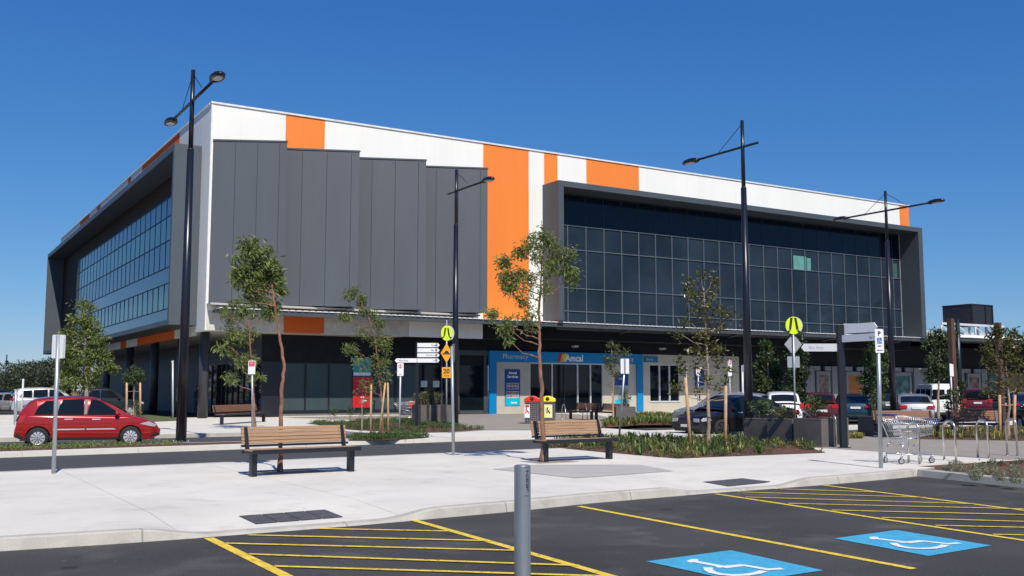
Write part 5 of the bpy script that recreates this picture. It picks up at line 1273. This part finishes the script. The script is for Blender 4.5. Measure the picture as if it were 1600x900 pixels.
tree('leafy green tree between the accessible sign and the fourth lamp post',(1367,660),50,[(1367,620),(1368,580),(1368,545)],
 [(1370,538,10,9),(1360,552,12,9),(1376,556,10,10),(1356,570,11,10),(1372,576,14,10),(1362,592,14,10),(1378,596,9,10),(1360,610,12,9),(1372,618,10,8),(1350,590,6,10,.6)],seed=73,r0=.08,ln=.19,wd=.08,lm=leafB,droop=(0,0,0),bk=barkg,cnt=52,sz=.42)
tree('tall leafy tree behind the white van, left of the rusty post',(1466,656),52,[(1466,620),(1466,570),(1467,530)],
 [(1462,526,12,8),(1475,534,10,9),(1456,540,10,8),(1466,552,12,9),(1480,550,8,8,.7),(1462,568,14,9),(1474,578,12,10),(1456,584,11,9),(1492,522,5,6,.4),(1505,603,6,6,.4)],seed=74,r0=.08,ln=.19,wd=.08,lm=leafD,droop=(0,0,0),bk=barkg,cnt=60,sz=.42)
tree('half bare leafy tree between two stakes at the far right',(1575,690),31.5,[(1575,660),(1575,630),(1576,600),(1572,560)],
 [(1560,516,10,7,.6),(1582,524,13,8,.7),(1552,530,12,8,.6),(1568,538,14,9,.7),(1590,540,10,10,.7),(1545,546,9,7,.6),(1575,556,16,9,.7),(1594,560,8,10,.6),(1556,560,12,9,.6),(1540,574,7,9,.5),(1566,576,12,9,.4),(1586,580,10,8,.4),(1556,596,10,10,.2),(1592,604,8,8,.15),(1570,606,10,8,.15),(1545,612,7,8,.15)],seed=75,r0=.06,ln=.14,wd=.06,lm=leafM,droop=(0,0,.1),bk=barkg,cnt=26,sub=9,limb=.4)
stakes(['timber stake left of the half bare tree at the far right','timber stake right of the half bare tree at the far right'],[(1563,690,1562,617),(1584,690,1586,617)],31.4,0,r=.045,tie=.4)
tree('small dark sapling in front of the white van doors',(1495,672),35,[(1496,645),(1496,620)],[(1490,616,10,5,.6),(1500,624,8,6,.6),(1486,632,9,6,.6),(1500,640,8,8,.6),(1494,652,7,6,.5)],seed=76,r0=.03,ln=.12,wd=.06,lm=leafD,bk=barkg,cnt=26,droop=(0,0,0))
tree('slender sparse tree growing above the pharmacy planter',(958,650),49.5,[(958,610),(957,580),(956,545)],[(956,540,7,6,.6),(962,552,10,8,.7),(948,558,10,7,.7),(966,566,10,7,.6),(952,570,9,7,.7),(978,548,7,6,.5),(960,582,9,6,.4)],seed=77,r0=.04,ln=.15,wd=.06,lm=leafO,bk=barkg,cnt=34,droop=(.2,0,-.2))
tree('staked sapling stem beside the pharmacy wall, left of the slender tree',(958.5,652),47,[(957,620),(956,608)],[(953,606,6,5,.3),(958,600,5,5,.3)],seed=78,r0=.05,ln=.1,wd=.04,lm=leafO,bk=stake,cnt=10,droop=(.2,0,-.2),name='sapling',cat='sapling')
# shrubs in planters
for i,(c,h,rad,sh,lm_,lb) in enumerate(PL):
    rr=random.Random(90+i); rt=thing('planter_shrub',lb,'shrub',(c.x,c.y,.13+h-.04),0,'shrubs growing in the planters'); m=MB(); ml=MB()
    for k in range(7):
        a=Vector((rr.uniform(-.15,.15),rr.uniform(-.2,.2),0)); b=a+Vector((rr.uniform(-1,1)*rad*.7,rr.uniform(-1,1)*rad*.7,sh*rr.uniform(.5,1)))
        m.tube([a,(a+b)/2+Vector((0,0,.05)),b],[.012,.009,.004],5)
        leaves(ml,rr,b,(.13,.13,.11),55,.085,.04,Vector((0,0,.1)),shell=0); leaves(ml,rr,(a+b)/2,(.12,.12,.10),26,.08,.038,Vector((0,0,.1)),shell=0)
    m.build('stems',barkg,rt); ml.build('foliage',lm_ if lm_ is not bladeG else leafB,rt)
# ground cover
def inpoly(p,P):
    c=False;j=len(P)-1
    for i in range(len(P)):
        if (P[i][1]>p[1])!=(P[j][1]>p[1]) and p[0]<(P[j][0]-P[i][0])*(p[1]-P[i][1])/(P[j][1]-P[i][1]+1e-9)+P[i][0]: c=not c
        j=i
    return c
def cover(label,poly,z,n,kind,seed,mat,h=.25,keep=lambda u,v:True,spread=.12,nb=16,w=.012,name='ground_cover_plants'):
    rr=random.Random(seed); us_=[p[0] for p in poly]; vs_=[p[1] for p in poly]; m=MB(); k=0;t=0
    while k<n and t<n*30:
        t+=1; u,v=rr.uniform(min(us_),max(us_)),rr.uniform(min(vs_),max(vs_))
        if not inpoly((u,v),poly) or not keep(u,v): continue
        k+=1; b=W(u,v,z)
        if kind=='blade':
            for _ in range(nb):
                a=rr.uniform(0,6.28); l=h*rr.uniform(.6,1.2); o=Vector((math.cos(a),math.sin(a),0)); p0=b+o*rr.uniform(0,.05); p1=p0+o*l*.35+Vector((0,0,l*.8)); p2=p0+o*l*.85+Vector((0,0,l*rr.uniform(.55,1.0))); s=Vector((-o.y,o.x,0))*w
                m.add([p0-s,p0+s,p1+s*.8,p1-s*.8,p2],[(0,1,2,3),(3,2,4)])
        else:
            leaves(m,rr,b+Vector((0,0,h*.4)),(spread,spread,h*.55),nb*2,.05 if kind=='leaf' else .035,.028,Vector((0,0,.3)),shell=0)
    return tag(m.build(name,mat),label,'ground cover',kind='stuff')
P,z=beds['C']
cover('green strap-leaved plants filling the near garden bed',P,z,160,'blade',1,bladeG,h=.25,keep=lambda u,v:not(18.3<u<19.8 and v<19.2))
cover('yellowing strap-leaved plants mixed through the near garden bed',P,z,70,'blade',2,bladeY,h=.2,keep=lambda u,v:not(18.3<u<19.8 and v<19.2))
cover('low leafy mat between the strap-leaved plants of the near garden bed',P,z,620,'leaf',3,leafO,h=.13,keep=lambda u,v:not(18.3<u<19.8 and v<18.9))
P,z=beds['D']
cover('strap-leaved plants in the bed below the shop window',P,z,200,'blade',4,bladeG,h=.32)
cover('yellowing plants in the bed below the shop window',P,z,60,'blade',5,bladeY,h=.3)
P,z=beds['A']; cover('low green plants in the far left garden bed around the no stopping sign',P,z,700,'leaf',6,leafB,h=.14,keep=lambda u,v:(math.sin(u*1.3)+math.sin(v*2.1+1))>-.6)
P,z=beds['B']; cover('low green plants at the foot of the wind-swept gum',P,z,260,'leaf',7,leafB,h=.14)
P,z=beds['E']; cover('low shrubs in the bed behind the right hand benches',P,z,420,'leaf',8,leafO,h=.20); cover('strap-leaved plants in the bed behind the right hand benches',P,z,90,'blade',9,bladeY,h=.3)
P,z=beds['F']; cover('grass tuft strip beside the fingerpost',P,z,120,'blade',10,bladeY,h=.12)
cover('low green plants along the median under the red car',[(-6,28.2),(7.2,29.0),(7.2,30.1),(-6,30.1)],.13,330,'leaf',11,M('bright_median_leaf',(.16,.21,.05),.7,island=.4,trans=.2),h=.11,keep=lambda u,v:(math.sin(u*2.2)+.3)>-.7)
# right hand near bed: individual silver cushions
rr=random.Random(33)
cush=[(1495,737,.17,'cushion shrub at the left tip of the right garden bed'),(1478,735,.08,'small flat tuft left of the cushion shrub at the bed tip'),(1529,741,.17,'grey cushion shrub, front left of the bed cluster'),(1525,748,.13,'grey cushion shrub on the kerb side, below the front left one'),(1547,740,.16,'round grey cushion shrub in the middle of the bed'),(1563,749,.13,'grey cushion shrub on the kerb right of the middle one'),(1586,742,.15,'grey cushion shrub near the right edge, upper one'),(1588,753,.12,'grey cushion shrub near the right edge, lower one')]
for i,(px,py,r_,l) in enumerate(cush):
    b=G(px,py,.13); rt=thing('cushion_shrub','silvery '+l if 'grey' not in l else l,'shrub',b,0,'grey cushion shrubs in the right garden bed'); ml=MB(); m=MB()
    for k in range(6): a=rr.uniform(0,6.3); m.tube([(0,0,0),(math.cos(a)*r_*.7,math.sin(a)*r_*.7,r_*.7)],.005,4)
    leaves(ml,rr,(0,0,r_*.45),(r_,r_,r_*.75),int(4200*r_),.035,.014,Vector((0,0,.5)),shell=.45); m.build('stems',barkg,rt); ml.build('foliage',leafG,rt)
cover('dark trailing plants along the back of the right garden bed',bedR,.12,150,'leaf',13,leafD,h=.09,keep=lambda u,v:12.2<v<13.2 and u>18.3)
for px,l in ((522,'left'),(548,'middle'),(566,'right')):
    b=G(px,655,.14); rt=thing('small_shrub','small dark shrub against the shopfront plinth, %s of three'%l,'shrub',b,0,'small shrubs below the shopfront glass'); m=MB(); ml=MB()
    m.tube([(0,0,0),(.03,0,.3)],.012,5); leaves(ml,rr,(0,0,.38),(.25,.25,.25),150,.10,.05,Vector((0,0,.2)),shell=0); m.build('stems',barkg,rt); ml.build('foliage',leafD,rt)
# leaf litter / mulch crumbs near kerb
# tree pits
for px,py,w,l in ((438,737,.55,'a'),(397,668,.8,'b'),(848,722,.5,'c'),(905,729,.0,'d')):
    if w:
        c=G(px,py,.13); m=MB(); m.box(-w,w,-w*.8,w*.8,0,.006); o=m.build('tree_pit',M('tree_pit_gravel',(.30,.25,.22),.95,var=.2,vs=6,fine=.4,bs=50)); o.location=(c.x+.15,c.y+.1,.131); o.rotation_euler=(0,0,AZ); o['kind']='structure'
# ================================================================ BACKGROUND
rr=random.Random(77)
def fartree(label,px,D,h,w,seed):
    r_=random.Random(seed); b=at(px,D); rt=thing('background_tree',label,'tree',(b.x,b.y,0),0,'trees on the far horizon'); m=MB(); ml=MB()
    m.tube([(0,0,0),(0,0,h*.6)],[h*.05,h*.03],6)
    for k in range(9):
        c=Vector((r_.uniform(-1,1)*w*.38,r_.uniform(-1,1)*w*.38,h*r_.uniform(.25,.75))); m.tube([(0,0,h*.3),c],[h*.02,.05],5)
        leaves(ml,r_,c,(w*.27,w*.27,h*.22),420,.5,.3,Vector((0,0,.1)),shell=.3)
    m.build('trunk',barkg,rt); ml.build('crown',leafF,rt)
ft=[(2,230,6,9),(20,240,6.5,9),(45,225,9,12),(56,220,9.5,13),(66,235,9,12),(80,215,8,11),(92,220,9,9),(34,260,7,10),(100,200,8,10)]
for i,(px,D,h,w) in enumerate(ft): fartree('distant olive tree on the left horizon, number counted by eye %d from the left'%(i+1) if 0 else ['low distant tree at the very left edge of the horizon','distant tree between the two far poles','tallest left part of the distant tree clump above the white wagon','rounded distant tree in the middle of the clump above the white wagon','distant tree right of the middle of the clump above the white wagon','distant tree left of the parking sign back','distant tree just behind the parking sign back','low distant tree behind the pale roofs','distant tree between the parking sign and the dark gum'][i],px,D,h,w,200+i)
for px,D,w,l in ((12,380,6.5,'pale hipped roof house at the far left horizon'),(35,370,6.5,'pale hipped roof house right of the other, behind the white wagon')):
    b=at(px,D); rt=thing('house',l,'house',(b.x,b.y,0),.2); m=MB(); m.box(-w*.45,w*.45,0,7,0,2.3); m.build('wall',M('house_wall',(.35,.27,.20),.9),rt)
    m=MB(); h=w/2; m.add([(-h,-.4,2.3),(h,-.4,2.3),(h,7.4,2.3),(-h,7.4,2.3),(-h*.35,3.5,4.0),(h*.35,3.5,4.0)],[(0,1,5,4),(1,2,5),(2,3,4,5),(3,0,4),(3,2,1,0)]); m.build('roof',M('pale_tile_roof',(.50,.45,.38),.8),rt)
    
    for x in (-2.4,1.0): m=MB(); m.box(x,x+1.2,-.03,.0,.9,1.9); m.build('window',gS,rt)
# tree line across the street behind the viewer (seen mirrored in the glass)
m=MB(); rr=random.Random(5)
for i in range(60):
    a=R(-175+i*2.9); d=rr.uniform(95,120); leaves(m,rr,Vector((math.cos(a)*d,math.sin(a)*d,3.2)),(5,5,rr.uniform(2.8,5.5)),120,1.6,1.2,Vector((0,0,.1)),shell=.2)
for i in range(34):
    a=R(123+i*2.1); leaves(m,rr,Vector((math.cos(a)*215,math.sin(a)*215,5)),(7,7,5),260,1.6,1.2,Vector((0,0,.1)),shell=.2)
for i in range(26):
    c=W(rr.uniform(120,150),-45+i*4.2,rr.uniform(6,9)); leaves(m,rr,c,(7,7,7.5),330,1.5,1.2,Vector((0,0,.1)),shell=.1)
tag(m.build('tree_belt',leafF),'far belt of trees across the car park behind the viewer, mirrored in the glass','trees',kind='stuff')
# ================================================================ LIGHT, SKY, CAMERA
w=bpy.data.worlds.new('World'); SC.world=w; w.use_nodes=True; nt=w.node_tree; bg=nt.nodes['Background']
sk=nt.nodes.new('ShaderNodeTexSky'); sk.sky_type='NISHITA'; sk.sun_disc=False; EL=48; SX,SY=.31,-.95
sk.sun_elevation=R(EL); sk.sun_rotation=math.atan2(SX,SY); sk.air_density=1.0; sk.dust_density=.0; sk.ozone_density=1.0; sk.altitude=100
sp_=nt.nodes.new('ShaderNodeSeparateColor'); cb_=nt.nodes.new('ShaderNodeCombineColor'); nt.links.new(sk.outputs[0],sp_.inputs[0])
for i,(a_,g_) in enumerate(((.43,1.25),(.57,.88),(.83,.60))):
    m1=nt.nodes.new('ShaderNodeMath'); m1.operation='MULTIPLY'; m1.inputs[1].default_value=.095; nt.links.new(sp_.outputs[i],m1.inputs[0])
    m2=nt.nodes.new('ShaderNodeMath'); m2.operation='POWER'; m2.inputs[1].default_value=g_; nt.links.new(m1.outputs[0],m2.inputs[0])
    m3=nt.nodes.new('ShaderNodeMath'); m3.operation='MULTIPLY'; m3.inputs[1].default_value=a_/.1; nt.links.new(m2.outputs[0],m3.inputs[0]); nt.links.new(m3.outputs[0],cb_.inputs[i])
nt.links.new(cb_.outputs[0],bg.inputs[0]); bg.inputs[1].default_value=.1
sd=bpy.data.lights.new('sun','SUN'); sd.energy=4.9; sd.angle=R(.53); sd.color=(1,.93,.81); so=bpy.data.objects.new('sun',sd); COL.objects.link(so)
dv=-Vector((SX*math.cos(R(EL)),SY*math.cos(R(EL)),math.sin(R(EL)))); so.rotation_euler=dv.to_track_quat('-Z','Y').to_euler(); so.location=(30,-60,60)
cd=bpy.data.cameras.new('camera'); cd.sensor_width=36; cd.lens=F/1600*36; cd.clip_end=8000; cd.clip_start=.1
co=bpy.data.objects.new('camera',cd); COL.objects.link(co); co.location=(0,0,EH); co.rotation_euler=(R(90)+TH,0,0); SC.camera=co
SC.view_settings.view_transform='Standard'; SC.view_settings.look='None'; SC.view_settings.exposure=0; SC.view_settings.gamma=1
